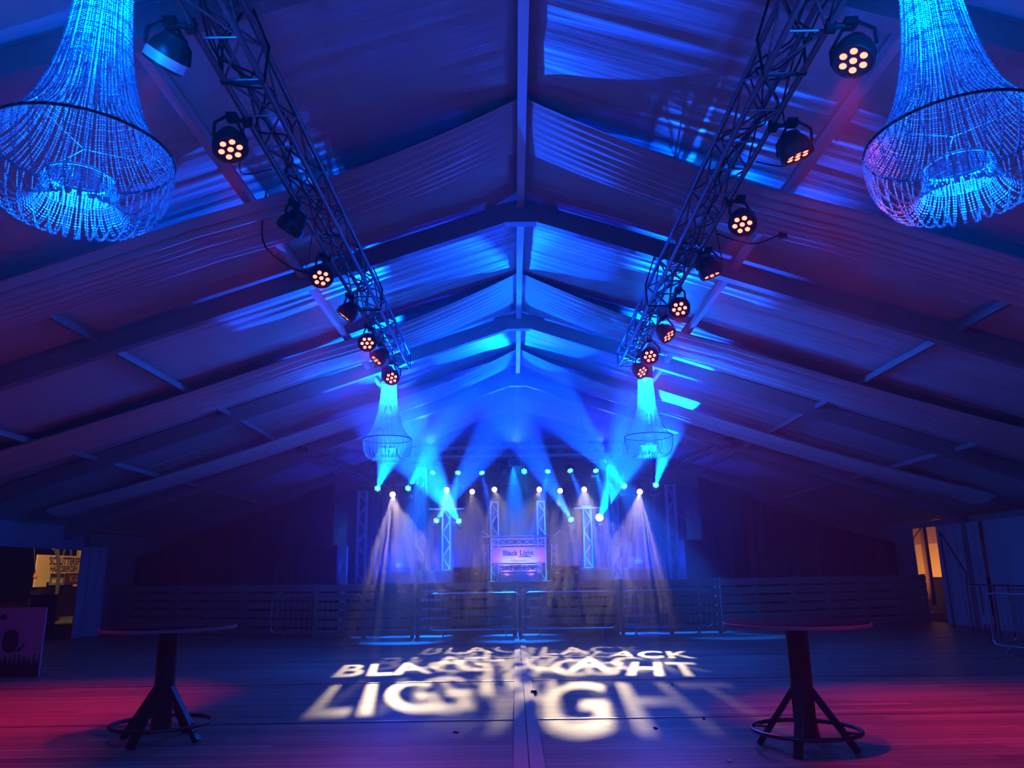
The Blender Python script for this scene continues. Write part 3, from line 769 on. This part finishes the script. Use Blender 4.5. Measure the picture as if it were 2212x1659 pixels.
# small signs on the backdrop
for (px_, py_, w_, h_, lab) in ((955, 961, 0.36, 0.22, 'small dark emergency sign left above stage'), (1112, 1000, 0.38, 0.22, 'small dark emergency sign over stage centre'), (1258, 955, 0.34, 0.2, 'small dark sign right above stage')):
    p = AT(px_, py_, 23.9)
    t = thing('hanging_sign', lab, 'sign', p, 'small signs over the stage')
    MB().box(p, (w_, 0.05, h_)).build('panel', M_GREY, t)
    MB().box(p+Vector((0, -0.03, h_/2-0.01)), (w_, 0.01, 0.02)).box(p+Vector((0, -0.03, -h_/2+0.01)), (w_, 0.01, 0.02)).box(p+Vector((w_/2-0.01, -0.03, 0)), (0.02, 0.01, h_)).box(p+Vector((-w_/2+0.01, -0.03, 0)), (0.02, 0.01, h_)).build('frame', M_ALU, t)
    MB().tube(p+Vector((0, 0, h_/2)), (p.x, p.y, roof_z(p.x)-0.05), 0.006).build('wire', M_RUBBER, t)

# ------------------------------------------------------------------ DJ booth
bd = 25.4
def B(px_, py_, d=bd): return AT(px_, py_, d)
bt = thing('dj_booth', 'DJ booth with purple lit banner and truss frame at stage centre', 'dj booth', (B(1122, 1256).x, bd, DZ))
a, b = B(1063, 1217), B(1178, 1181)
cx, cz, bw, bh = (a.x+b.x)/2, (a.z+b.z)/2, b.x-a.x, b.z-a.z
M_BANNER = mat('banner_fabric', (0.85, 0.83, 0.88), 0.6, spec=0.2, var=0.03)
ban = MB().box((cx, bd-0.02, cz), (bw, 0.03, bh)).build('banner', M_BANNER, bt, label='white banner with dark lettering lit purple')
M_INK = mat('banner_ink', (0.01, 0.005, 0.03), 0.7)
def letters(body, size, loc, parent, m=M_INK, offset=0.0, rot=None, name='lettering', spacing=1.0):
    me = text_mesh(body, size, offset=offset, extrude=0.002, spacing=spacing); me.materials.clear(); me.materials.append(m)
    o = bpy.data.objects.new(name, me); COL.objects.link(o)
    W = Matrix.Translation(loc) @ (rot if rot is not None else Matrix.Rotation(PI/2, 4, 'X'))
    o.parent = parent; inv = Matrix.Identity(4); p = parent
    while p is not None: inv = inv @ p.matrix_basis.inverted() if False else inv; p = p.parent
    M = Matrix.Identity(4); p = parent; ch = []
    while p is not None: ch.append(p.matrix_basis); p = p.parent
    for q in reversed(ch): M = M @ q
    o.matrix_basis = M.inverted() @ W
    return o
tl = B(1119, 1195); letters('Black Light', 0.225, (tl.x, bd-0.04, tl.z), ban, offset=0.006)
p = B(1134, 1202.5); MB().box((p.x, bd-0.037, p.z), (0.40, 0.004, 0.035)).build('tagline', M_INK, ban)
p = B(1121, 1211.5); MB().box((p.x, bd-0.037, p.z), (0.60, 0.004, 0.012)).build('small_print', mat('grey_ink', (0.15, 0.13, 0.2)), ban)
a, b = B(1040, 1159), B(1192, 1157); MB().box(((a.x+b.x)/2, bd+0.25, a.z), (b.x-a.x, 0.75, 0.03)).build('table_top', M_ALU, bt)
def small_truss(a, b, size, n, parent, nm, up=(0, 0, 1)):
    a = Vector(a); b = Vector(b); d = (b-a).normalized(); x = d.cross(Vector(up)).normalized(); z = x.cross(d).normalized(); h = size/2; mb = MB()
    cs = [x*-h + z*-h, x*h + z*-h, x*h + z*h, x*-h + z*h]
    for c in cs: mb.tube(a+c, b+c, 0.018, 6)
    for k in range(n):
        for i in range(4):
            c0, c1 = cs[i], cs[(i+1) % 4]
            if (k) % 2: c0, c1 = c1, c0
            mb.tube(a+(b-a)*(k/n)+c0, a+(b-a)*((k+1)/n)+c1, 0.009, 5)
    return mb.build(nm, M_ALUP, parent, smooth=True)
a, b = B(1060, 1171), B(1182, 1170); small_truss((a.x, bd+0.1, a.z), (b.x, bd+0.1, a.z), 0.2, 7, bt, 'upper_truss')
a, b = B(1076, 1227), B(1170, 1227); small_truss((a.x, bd+0.1, a.z), (b.x, bd+0.1, a.z), 0.2, 5, bt, 'lower_truss')
for px_, nm in ((1049, 'left'), (1198, 'right')):
    a, b = B(px_, 1221), B(px_, 1174); small_truss(a+Vector((0, 0.3, 0)), b+Vector((0, 0.3, 0)), 0.16, 3, bt, 'side_truss', up=(0, 1, 0))
a, b = B(1076, 1239), B(1170, 1257)
MB().box(((a.x+b.x)/2, bd+0.3, (a.z+DZ)/2), (b.x-a.x, 0.6, a.z-DZ)).build('base_case', mat('booth_case', (0.1, 0.1, 0.13), 0.5), bt)
for x in (cx-0.75, cx+0.75): MB().tube((x, bd+0.5, DZ), (x, bd+0.5, B(1122, 1159).z), 0.03).build('leg', M_STEEL, bt)
mixz = B(1122, 1159).z
t = thing('dj_mixer', 'small dark mixing desk on top of the DJ booth', 'mixer', (cx, bd+0.3, mixz))
MB().box((cx, bd+0.3, mixz+0.045), (0.5, 0.35, 0.06)).build('body', M_BLACK, t)
for k in range(5): MB().tube((cx-0.18+0.09*k, bd+0.2, mixz+0.07), (cx-0.18+0.09*k, bd+0.2, mixz+0.1), 0.012).build('knob', M_GREY, t)
for (px_, py_, lab) in ((1204, 1151, 'tilted screen at right end of booth'), (1050, 1153, 'tilted screen at left end of booth')):
    p = B(px_, py_); s_ = 1 if px_ > 1100 else -1
    t = thing('tilted_screen', lab, 'screen', (p.x, bd, mixz), 'screens on the booth')
    MB().bar(p+Vector((-0.12*s_, 0.2, -0.09)), p+Vector((0.12*s_, 0.2, 0.09)), 0.03, 0.24, up=(0, 1, 0.01)).build('panel', M_ALUP, t)
    MB().tube((p.x-0.1*s_, bd+0.2, mixz-0.02), p+Vector((-0.1*s_, 0.2, -0.06)), 0.01).build('stand', M_BLACK, t)
# booth lights (LED bar at the foot of the banner)
t = thing('uplight_bar', 'purple LED bar at the foot of the booth banner', 'stage light', (cx, bd-0.35, B(1122, 1222).z))
z_ = B(1122, 1226).z
MB().box((cx, bd-0.32, z_), (1.3, 0.06, 0.05)).build('housing', M_BLACK, t)
MB().bar((cx, bd-0.32, z_), (cx, bd+0.05, z_-0.05), 0.04, 0.02).build('bracket', M_BLACK, t)
for k, x in enumerate((-0.7, 0.7)):
    spot('purple_uplight', aim_matrix((cx+x*0.9, bd-0.5, z_-0.1), (cx+x*1.0, bd, cz+0.1)), PURPLE, 130, 75, 0.8, 0.05)
for x in (-0.45, -0.15, 0.15, 0.45):
    spot('white_uplight', aim_matrix((cx+x, bd-0.36, z_+0.06), (cx+x, bd-0.02, cz-0.12)), (0.7, 0.8, 1.0), 5.5, 95, 1.0, 0.06)
for x in (-0.4, 0.4):
    spot('truss_uplight', aim_matrix((cx+x, bd-0.16, z_-0.22), (cx+x*0.9, bd+0.06, z_)), (0.5, 0.15, 1.0), 12, 130, 0.8, 0.03)
spot('booth_underlight', aim_matrix((cx, bd-0.55, DZ+0.3), (cx, bd+0.1, z_)), (0.5, 0.05, 1.0), 10, 50, 0.8, 0.05)
spot('booth_toplight', aim_matrix((cx, bd-0.6, z_-0.1), (cx, bd+0.1, B(1122, 1170).z)), (0.3, 0.0, 1.0), 90, 50, 0.8, 0.05)

# stage monitors and sub stack, post at the left corner
for (px_, lab) in ((1008, 'low black floor case left of the booth'), (1225, 'low black floor case right of the booth')):
    p = AT(px_, 1262, 24.6); t = thing('floor_case', lab, 'case', (p.x, 24.6, DZ), 'floor cases beside the booth')
    MB().box((p.x, 24.9, DZ+0.26), (0.85, 0.6, 0.5)).build('body', M_BLACK, t)
    MB().box((p.x, 24.59, DZ+0.5), (0.87, 0.02, 0.03)).build('edge_trim', M_GREY, t)
    for s_ in (-0.3, 0.3): MB().box((p.x+s_, 24.585, DZ+0.3), (0.12, 0.02, 0.04)).build('handle', M_STEEL, t)
p = AT(742, 1262, 23.1); q = AT(742, 1180, 23.1)
t = thing('corner_post', 'pale wrapped post at front left corner of the stage', 'post', (p.x, 23.1, 0))
MB().box((p.x, 23.1, q.z/2), (0.17, 0.17, q.z)).build('post_body', M_ALUP, t)
MB().box((p.x, 23.0, p.z+0.45), (0.2, 0.04, 0.04)).build('strap', M_ALU, t)
# dark speaker stacks each side
for (px_, lab) in ((700, 'black speaker stack left of stage, beside pale corner post'), (1510, 'black speaker stack right of the stage')):
    p = AT(px_, 1262, 23.6); t = thing('speaker_stack', lab, 'speakers', (p.x, 23.7, 0), 'speaker stacks')
    for k in range(2):
        sp = MB().box((p.x, 23.9, 0.62+1.25*k), (0.75, 0.75, 1.22)).build('cabinet', M_BLACK, t)
        MB().box((p.x, 23.515, 0.62+1.25*k), (0.66, 0.02, 1.1)).build('grille', M_MATTE, sp)

# ================================================================== FENCE AND BARRIERS
M_POSTW = mat('fence_post', (0.28, 0.23, 0.2), 0.8, var=0.3)
def fence_panel(label):
    t = thing('board_fence_panel', label, 'fence', (0, 0, 0), 'wooden board fence in front of stage')
    W = 2.62
    for k in range(6):
        z = 0.135 + k*0.228
        MB().box((0, 0, z), (W, 0.025, 0.172)).build('board', M_FENCE, t, local=True)
    for x in (-W/2+0.06, 0.0, W/2-0.06):
        MB().box((x, 0.05, 0.69), (0.1, 0.07, 1.38)).build('post', M_POSTW, t, local=True)
    return t
f0 = None
def place_fence(a, b, labels):
    global f0
    a = Vector(a); b = Vector(b); n = len(labels); d = (b-a)/n; ang = math.atan2(d.y, d.x); sc = d.length/2.64
    for i, lab in enumerate(labels):
        c = a + d*(i+0.5); mw = Matrix.Translation((c.x, c.y, 0.0)) @ Matrix.Rotation(ang, 4, 'Z') @ Matrix.Diagonal((sc, 1, 1, 1))
        if f0 is None:
            f0 = fence_panel(lab); f0.matrix_basis = mw
        else: copy_thing(f0, mw, lab)
place_fence((-5.3, 20.95), (5.4, 20.95), ['board fence panel below the left letters, before pale corner post', 'board fence panel left of booth, under slanting white rays',
            'board fence panel just right of booth, centre of stage front', 'board fence panel under the right fan of white rays'])
place_fence((-12.2, 24.3), (-5.35, 21.3), ['board fence panel farthest left, beside blue curtain', 'board fence panel behind left bar table', 'board fence panel joining the stage fence at left'])
place_fence((5.45, 21.2), (12.2, 23.6), ['board fence panel joining the stage fence at right', 'board fence panel behind the right bar table', 'board fence panel farthest right, below orange opening'])

def barrier(label):
    t = thing('crowd_barrier', label, 'barrier', (0, 0, 0), 'steel crowd barriers')
    W, H0, H1, r = 2.3, 0.2, 1.1, 0.12; pts = []
    for cx_, cz_, a0 in ((W/2-r, H1-r, 0), (-W/2+r, H1-r, 1), (-W/2+r, H0+r, 2), (W/2-r, H0+r, 3)):
        for k in range(7):
            a = (a0 + k/6)*PI/2; pts.append((cx_+r*math.cos(a), 0, cz_+r*math.sin(a)))
    MB().path(pts, 0.019, 8, True).build('frame', M_STEEL, t, local=True, smooth=True)
    for k in range(15):
        x = -W/2 + 0.14 + k*(W-0.28)/14; MB().tube((x, 0, H0), (x, 0, H1), 0.007, 6).build('bar', M_STEEL, t, local=True)
    for x in (-W/2+0.35, W/2-0.35):
        MB().path([(x, -0.3, 0.015), (x, -0.1, 0.05), (x, 0, H0), (x, 0.1, 0.05), (x, 0.3, 0.015)], 0.014, 6).build('foot', M_STEEL, t, local=True)
    return t
b0 = None
for (x, y, ang, lab) in ((-5.1, 20.5, 0, 'crowd barrier at left end of board fence'), (-1.05, 20.45, 0.01, 'crowd barrier before fence, left of the centre strip'), (1.4, 20.5, -0.01, 'crowd barrier before fence with rounded corner, right of centre strip'),
                    (3.85, 20.4, 0.02, 'crowd barrier before fence, under right fan of rays'), (8.9, 13.6, 1.75, 'dark crowd barrier at right picture edge'),
                    (10.4, 16.4, 1.2, 'dark crowd barrier behind right edge one')):
    mw = Matrix.Translation((x, y, 0)) @ Matrix.Rotation(ang, 4, 'Z')
    if b0 is None: b0 = barrier(lab); b0.matrix_basis = mw
    else: copy_thing(b0, mw, lab)

# ================================================================== BAR TABLES
def bar_table(c, ang, label, R=0.66, h=1.11):
    t = thing('bar_table', label, 'table', mw=Matrix.Translation(c) @ Matrix.Rotation(ang, 4, 'Z'), group='round standing tables')
    MB().lathe([(0, h), (R-0.01, h), (R, h-0.008), (R, h-0.03), (R-0.012, h-0.035), (0, h-0.035)], seg=64).build('table_top', M_TABLE, t, local=True, smooth=True)
    MB().lathe([(R-0.0005, h-0.004), (R+0.006, h-0.006), (R+0.006, h-0.032), (R-0.0005, h-0.034)], seg=64).build('edge_band', mat('table_edge', (0.25, 0.2, 0.22), 0.3), t, local=True, smooth=True)
    MB().lathe([(0.1, 0.09), (0.1, h-0.06), (0.2, h-0.05), (0.2, h-0.036)], seg=28).build('column', M_BLKM, t, local=True, smooth=True)
    for k in range(4):
        a = PI/4 + k*PI/2; u = Vector((math.cos(a), math.sin(a), 0))
        MB().bar(u*0.07+Vector((0, 0, 0.52)), u*0.43+Vector((0, 0, 0.01)), 0.075, 0.05).build('leg', M_BLKM, t, local=True)
    n = 56; rr = 0.475
    MB().path([(rr*math.cos(2*PI*k/n), rr*math.sin(2*PI*k/n), 0.165) for k in range(n)], 0.019, 8, True).build('foot_ring', M_BLKM, t, local=True, smooth=True)
    for k in range(4):
        a = PI/4 + k*PI/2; u = Vector((math.cos(a), math.sin(a), 0))
        MB().tube(u*0.31+Vector((0, 0, 0.165)), u*rr+Vector((0, 0, 0.165)), 0.012).build('ring_stay', M_BLKM, t, local=True)
    return t
p = ATZ(345, 1600, 0); bar_table((p.x, p.y, 0), 0.55, 'dark round standing table at left with foot ring and red glint')
p = ATZ(1745, 1618, 0); bar_table((p.x, p.y, 0), 0.25, 'dark round standing table at right with foot ring')

# ================================================================== LEFT SIDE
M_CLB = mat('flap_pvc', (0.5, 0.5, 0.66), 0.5)
drape(-12.35, 22.4, -12.25, 23.7, 0.0, 2.5, 'pale blue tent flap hanging beside the left opening', 'tent_flap', M_CLB, 0.07, 0.42, 'tent flaps')
M_APPLE = mat('print_dark', (0.05, 0.02, 0.06), 0.6)
a = ATZ(82, 1462, 0); bx = a.x
t = thing('bar_banner', 'pinkish banner board with dark apple print at left edge', 'banner', (bx-0.9, a.y, 0))
hgt = AT(82, 1312, a.y).z
M_PINK = mat('banner_pink', (0.5, 0.28, 0.5), 0.6)
MB().box((bx-0.95, a.y+0.02, hgt/2), (1.9, 0.03, hgt)).build('board', M_PINK, t)
def flat(poly, c, m, name, parent, y):
    MB().prism([(c[0]+u, c[1]+v) for u, v in poly], y-0.006, y, lambda u, v, w_: (u, w_, v)).build(name, m, parent)
ac = AT(22, 1385, a.y); r_ = 0.155
poly = [(r_*math.cos(2*PI*k/28)*(1-0.12*math.cos(2*PI*k/14)), 1.25*r_*math.sin(2*PI*k/28)) for k in range(28)]
flat(poly, (ac.x, ac.z), M_APPLE, 'apple_print', t, a.y+0.004)
flat([(0.1, -0.14), (0.2, -0.10), (0.22, -0.05), (0.27, -0.04), (0.22, -0.12), (0.18, -0.18)], (ac.x, ac.z), M_APPLE, 'leaf_print', t, a.y+0.004)
flat([(0.06*math.cos(2*PI*k/12), 0.05*math.sin(2*PI*k/12)) for k in range(12)], (AT(8, 1333, a.y).x, AT(8, 1333, a.y).z), M_APPLE, 'spot_print', t, a.y+0.004)
gp = [(-0.95, 0.0)]; k = 0; rnd = random.Random(4)
x = -0.95
while x < 0.9:
    gp += [(x, 0.16+rnd.uniform(0, 0.06)), (x+0.035, 0.3+rnd.uniform(0, 0.14))]; x += rnd.uniform(0.07, 0.12)
gp += [(0.94, 0.14), (0.94, 0.0)]
flat(gp, (bx-0.95, 0), M_APPLE, 'grass_print', t, a.y+0.004)
# outside: the fair sign on a trailer
sx = -21.0
def L(px_, py_): # point on the plane x = sx+... of the sign, seen through the opening
    r = ray(px_, py_); k = (sx + 0)/r.x; return Vector((0, 0, EYE)) + r*k
c0, c1, c2 = L(84, 1198), L(186, 1192), L(84, 1268)
M_CREAM = mat('cream_board', (0.8, 0.68, 0.42), 0.6)
t = thing('fair_sign', 'cream sign board with dark capital letters outside left opening', 'sign', (sx, c0.y, 0))
ya, yb = c0.y, c1.y+4.5; zt, zb = c0.z, c2.z
MB().box((sx-0.05, (ya+yb)/2, (zt+zb)/2+0.1), (0.08, yb-ya, zt-zb-0.2)).build('panel', M_CREAM, t)
MB().box((sx+0.0, ya+0.35, (zt+zb)/2), (0.06, 0.9, zt-zb)).build('end_panel', M_CREAM, t)
SR = Matrix.Rotation(PI/2, 4, 'Z') @ Matrix.Rotation(PI/2, 4, 'X')
SC = Matrix.Diagonal((1.0, 1.0, 1.0, 1))
yspan = c1.y - c0.y
def sg(py_): return L(135, py_).z
M_SINK = mat('sign_ink', (0.06, 0.02, 0.02), 0.7)
lh = sg(1203)-sg(1219)
def sign_text(body, pxa, pxb, pyc, hh, m, nm):
    pa_, pb_ = L(pxa, pyc), L(pxb, pyc)
    me = text_mesh(body, 1.0, align='LEFT', offset=0.02, extrude=0.0); me.materials.clear(); me.materials.append(m)
    xs = [v.co.x for v in me.vertices]; ys = [v.co.y for v in me.vertices]
    sx_ = (pb_.y-pa_.y)/(max(xs)-min(xs)); sy_ = hh/(max(ys)-min(ys)); yc_ = (max(ys)+min(ys))/2
    o = bpy.data.objects.new(nm, me); COL.objects.link(o); o.parent = t
    o.matrix_basis = t.matrix_basis.inverted() @ Matrix.Translation((sx+0.02, pa_.y, pa_.z)) @ SR @ Matrix.Diagonal((sx_, sy_, 1, 1)) @ Matrix.Translation((-min(xs), -yc_, 0))
sign_text('//SCHUTTERSFEEST', 100, 192, 1211, lh, M_SINK, 'lettering')
sign_text('HAAKSBERGEN', 108, 166, 1228, lh*0.8, M_SINK, 'lettering')
def spanel(pxa, pxb, pya, pyb, m, nm, off=0.01, lab=None):
    p0, p1 = L(pxa, (pya+pyb)/2), L(pxb, (pya+pyb)/2); z0, z1 = L((pxa+pxb)/2, pyb).z, L((pxa+pxb)/2, pya).z
    MB().box((sx+off, (p0.y+p1.y)/2, (z0+z1)/2), (0.02, p1.y-p0.y, z1-z0)).build(nm, m, t, label=lab)
spanel(107, 139, 1239, 1264, mat('poster_green', (0.16, 0.3, 0.22)), 'poster', 0.0, 'green poster with cream centre')
spanel(113, 133, 1251, 1260, M_CREAM, 'poster_patch', 0.02)
spanel(109, 138, 1239, 1246, M_SINK, 'poster_header', 0.02)
spanel(140, 190, 1238, 1262, mat('poster_maroon', (0.12, 0.03, 0.03)), 'poster', 0.0, 'dark red poster')
sign_text('K-STAR', 150, 190, 1250, lh*0.95, mat('grey_letter', (0.3, 0.33, 0.36)), 'lettering')
M_TRUNK = mat('tree_post_bark', (0.16, 0.15, 0.12), 0.9, var=0.3)
M_POLE = mat('grey_pole', (0.035, 0.04, 0.035), 0.9)
MB().box((sx-0.05, (ya+yb)/2+0.2, zb/2-0.02), (0.5, yb-ya, zb-0.02)).build('trailer_skirt', M_MATTE, t)
def out_pt(px_, py_, x_):
    r = ray(px_, py_); return Vector((0, 0, EYE)) + r*(x_/r.x)
a = out_pt(127, 1245, -18.5); b = out_pt(123, 1150, -18.5); pole_top = b
t2 = tag(MB().path([(a.x, a.y, -0.05), a, b], [0.075, 0.07, 0.065], 8).build('wooden_pole', M_POLE, smooth=True), 'grey wooden pole standing before the cream sign', 'pole')
M_ORANGE = mat('orange_plastic', (0.9, 0.2, 0.03), 0.5)
for (px_, py_, lab) in ((76, 1245, 'orange ball light on a wire left of the sign'), (177, 1229, 'orange ball light hanging before the sign')):
    p = out_pt(px_, py_, -18.0); t3 = thing('ball_lamp', lab, 'lamp', p, 'orange ball lamps outside')
    MB().lathe([(0.0, 0.1), (0.06, 0.08), (0.085, 0.0), (0.06, -0.08), (0.0, -0.1)], p, 14).build('globe', M_ORANGE, t3, smooth=True)
    q = out_pt(px_-4 if px_ < 100 else px_-3, 1154, -18.0)
    MB().path([p+Vector((0, 0, 0.05)), q, pole_top], 0.015, 6).build('wire', M_STEEL, t3)
t3 = thing('fair_ride_frame', 'bracing poles of a ride rising behind the cream sign', 'fair ride', (-23.5, out_pt(140, 1200, -23.5).y, 0))
for (xa, ya_, xb, yb_) in ((136, 1200, 146, 1165), (158, 1165, 180, 1198), (122, 1200, 116, 1180), (154, 1200, 150, 1165)):
    a, b = out_pt(xa, ya_, -23.5), out_pt(xb, yb_, -23.5); MB().tube(a, b, 0.06, 6).build('pole', M_TRUNK, t3)
a, b = out_pt(177, 1198, -23.5), out_pt(177, 1150, -23.5)
MB().tube((a.x, a.y, 0), (a.x, a.y, b.z), 0.28, 10).build('mast', M_CREAM, t3)
MB().lathe([(0, 0.1), (0.1, 0), (0, -0.1)], out_pt(115, 1183, -23.5), 10).build('bulb', emit('far_bulb', (1.0, 0.55, 0.5), 0.7), t3)
a = out_pt(95, 1300, -16.5)
t3 = thing('waste_bin', 'dark green bin standing outside the left opening', 'bin', (a.x, a.y, -0.05))
MB().box((a.x, a.y, 0.5), (0.6, 0.6, 1.05)).build('body', mat('bin_green', (0.08, 0.16, 0.14)), t3)
MB().box((a.x, a.y, 1.05), (0.66, 0.66, 0.07)).build('lid', mat('bin_lid', (0.05, 0.1, 0.09)), t3)
# sodium lamp lighting the sign
spot('street_light_beam', aim_matrix((-15.5, 26.0, 6.5), (sx, (ya+yb)/2, 2.2)), (1.0, 0.5, 0.16), 5500, 75, 0.7, 0.2)
# inner wall valance over the opening
tag(MB().box((-12.38, 18.9, 2.75), (0.05, 7.2, 0.7)).build('valance', mat('valance_blue', (0.35, 0.35, 0.5)), None), 'dull blue cloth valance above the left opening', 'valance')

# ================================================================== RIGHT SIDE
t4 = thing('lit_tarpaulin', 'orange lit tarpaulin wall outside the right opening', 'tarpaulin', (16.0, 26, 0))
def R_(px_, py_, x_=16.0):
    r = ray(px_, py_); return Vector((0, 0, EYE)) + r*(x_/r.x)
M_TARP = mat('ochre_tarp', (0.75, 0.55, 0.3), 0.7, var=0.12, scale=0.8)
M_TARP2 = mat('mauve_tarp', (0.42, 0.24, 0.27), 0.7, var=0.12)
ylo, yhi = R_(2120, 1200).y, R_(1940, 1200).y
zm = R_(1990, 1176).z
MB().box((16.0, (ylo+yhi)/2, (R_(1990, 1246).z+zm)/2), (0.05, yhi-ylo+2, zm-R_(1990, 1246).z)).build('lower_sheet', M_TARP, t4)
MB().box((16.0, (ylo+yhi)/2, zm+1.2), (0.05, yhi-ylo+2, 2.4)).build('upper_sheet', M_TARP2, t4)
MB().box((16.0, (ylo+yhi)/2, R_(1990, 1246).z/2), (0.05, yhi-ylo+2, R_(1990, 1246).z)).build('dark_skirt', M_MATTE, t4)
a, b = R_(2007, 1246, 15.2), R_(2003, 1085, 15.2)
MB().box((15.2, a.y, (a.z+b.z)/2-0.5), (0.12, 0.3, b.z-a.z+1.0)).build('post', M_TARP2, t4)
MB().tube(R_(1972, 1165, 14.9), R_(2025, 1090, 14.9), 0.02, 6).build('guy_rope', M_RUBBER, t4)
spot('yard_light_beam', aim_matrix((13.6, 30.0, 0.6), (16.0, (ylo+yhi)/2+1.0, 1.9)), (1.0, 0.42, 0.13), 420, 120, 0.9, 0.2)
M_WIN = mat('cloudy_window_pvc', (0.42, 0.4, 0.46), 0.4)
drape(12.4, 20.9, 12.42, 23.0, 0.0, 2.75, 'pale grey tent flap hanging beside right opening', 'tent_flap', M_CURT, 0.06, 0.5, 'tent flaps')
drape(12.3, 17.6, 12.35, 20.6, 0.0, 2.75, 'grey tent flap at right edge of picture', 'tent_flap', M_CURT, 0.03, 0.9, 'tent flaps')
t5 = thing('stair_railing', 'thin black stair railing before right opening', 'railing', (11.6, 21, 0))
pts = [R_(2046, 1245, 11.7), R_(2030, 1148, 11.7), R_(2088, 1240, 11.5), R_(2088, 1262, 11.5), R_(2212, 1266, 11.0)]
q0 = pts[0].copy(); q0.z = 0
MB().path([q0, pts[0], pts[1], pts[2], pts[3]], 0.02, 6).build('hand_rail', M_BLKM, t5)
MB().path([pts[3], pts[4]], 0.02, 6).build('top_rail', M_BLKM, t5)
for k in range(5):
    c = pts[3]*(1-k/4) + pts[4]*(k/4); MB().tube((c.x, c.y, 0), c, 0.015, 6).build('baluster', M_BLKM, t5)
a = R_(2135, 1340, 10.0)
t6 = thing('notice_plate', 'small reddish plate fixed on the right barrier', 'plate', a)
MB().box(a, (0.03, 0.42, 0.16)).build('plate', mat('pink_plate', (0.45, 0.2, 0.25)), t6)
MB().tube(a, (a.x, a.y, 0), 0.012).build('stake', M_BLKM, t6)

# small litter on the floor
p = ATZ(1153, 1499, 0)
t7 = thing('bottle_cap', 'small dark cap lying right of the centre strip', 'litter', (p.x, p.y, 0))
MB().lathe([(0.0, 0.05), (0.035, 0.05), (0.045, 0.02), (0.045, 0.0)], (p.x, p.y, 0.0), 14).build('cap', M_BLACK, t7, smooth=True)
rnd = random.Random(11)
for i, (px_, py_) in enumerate(((1520, 1553), (1416, 1574), (985, 1583), (1452, 1480), (1575, 1645), (640, 1437))):
    p = ATZ(px_, py_, 0); a = rnd.uniform(0, PI); u = Vector((math.cos(a), math.sin(a), 0))*0.03
    o = MB().bar(p-u+Vector((0, 0, 0.006)), p+u+Vector((0, 0, 0.009)), 0.03, 0.008).build('paper_scrap', M_MATTE if i < 4 else M_CREAM)
    tag(o, ['tiny dark scrap near right big letter', 'tiny dark scrap at foot of the big letter', 'tiny dark scrap left of centre strip at bottom', 'tiny dark scrap below the far right letters',
            'tiny pale scrap near the bottom beside right table', 'tiny pale scrap left of the far letters'][i], 'litter', 'scraps on the floor')

# ================================================================== HAZE
hm = bpy.data.materials.new('haze'); t_, n_, l_ = nodes(hm); n_.remove(n_['Principled BSDF'])
def scatter(m, dens):
    t_, n_, l_ = nodes(m)
    if 'Principled BSDF' in n_: n_.remove(n_['Principled BSDF'])
    vs = n_.new('ShaderNodeVolumeScatter'); vs.inputs['Color'].default_value = (0.95, 0.95, 1, 1)
    vs.inputs['Density'].default_value = dens; vs.inputs['Anisotropy'].default_value = 0.62
    l_.new(vs.outputs[0], n_['Material Output'].inputs['Volume'])
scatter(hm, 0.006)
hm2 = bpy.data.materials.new('stage_haze'); scatter(hm2, 0.045)
def haze_box(ya, yb, xh, m, label):
    hz = MB(); hz.prism([(-xh, 0.02), (xh, 0.02), (xh, roof_z(xh)-0.5), (RX, RZ-0.5), (-xh, roof_z(-xh)-0.5)], ya, yb, lambda u, v, w_: (u, w_, v))
    tag(hz.build('haze', m), label, 'haze', kind='stuff')
haze_box(-3.0, 17.5, HALF-0.1, hm, 'thin haze in the front half of the tent')
haze_box(17.52, 31.0, HALF-0.1, hm2, 'dense blue lit haze around the stage')
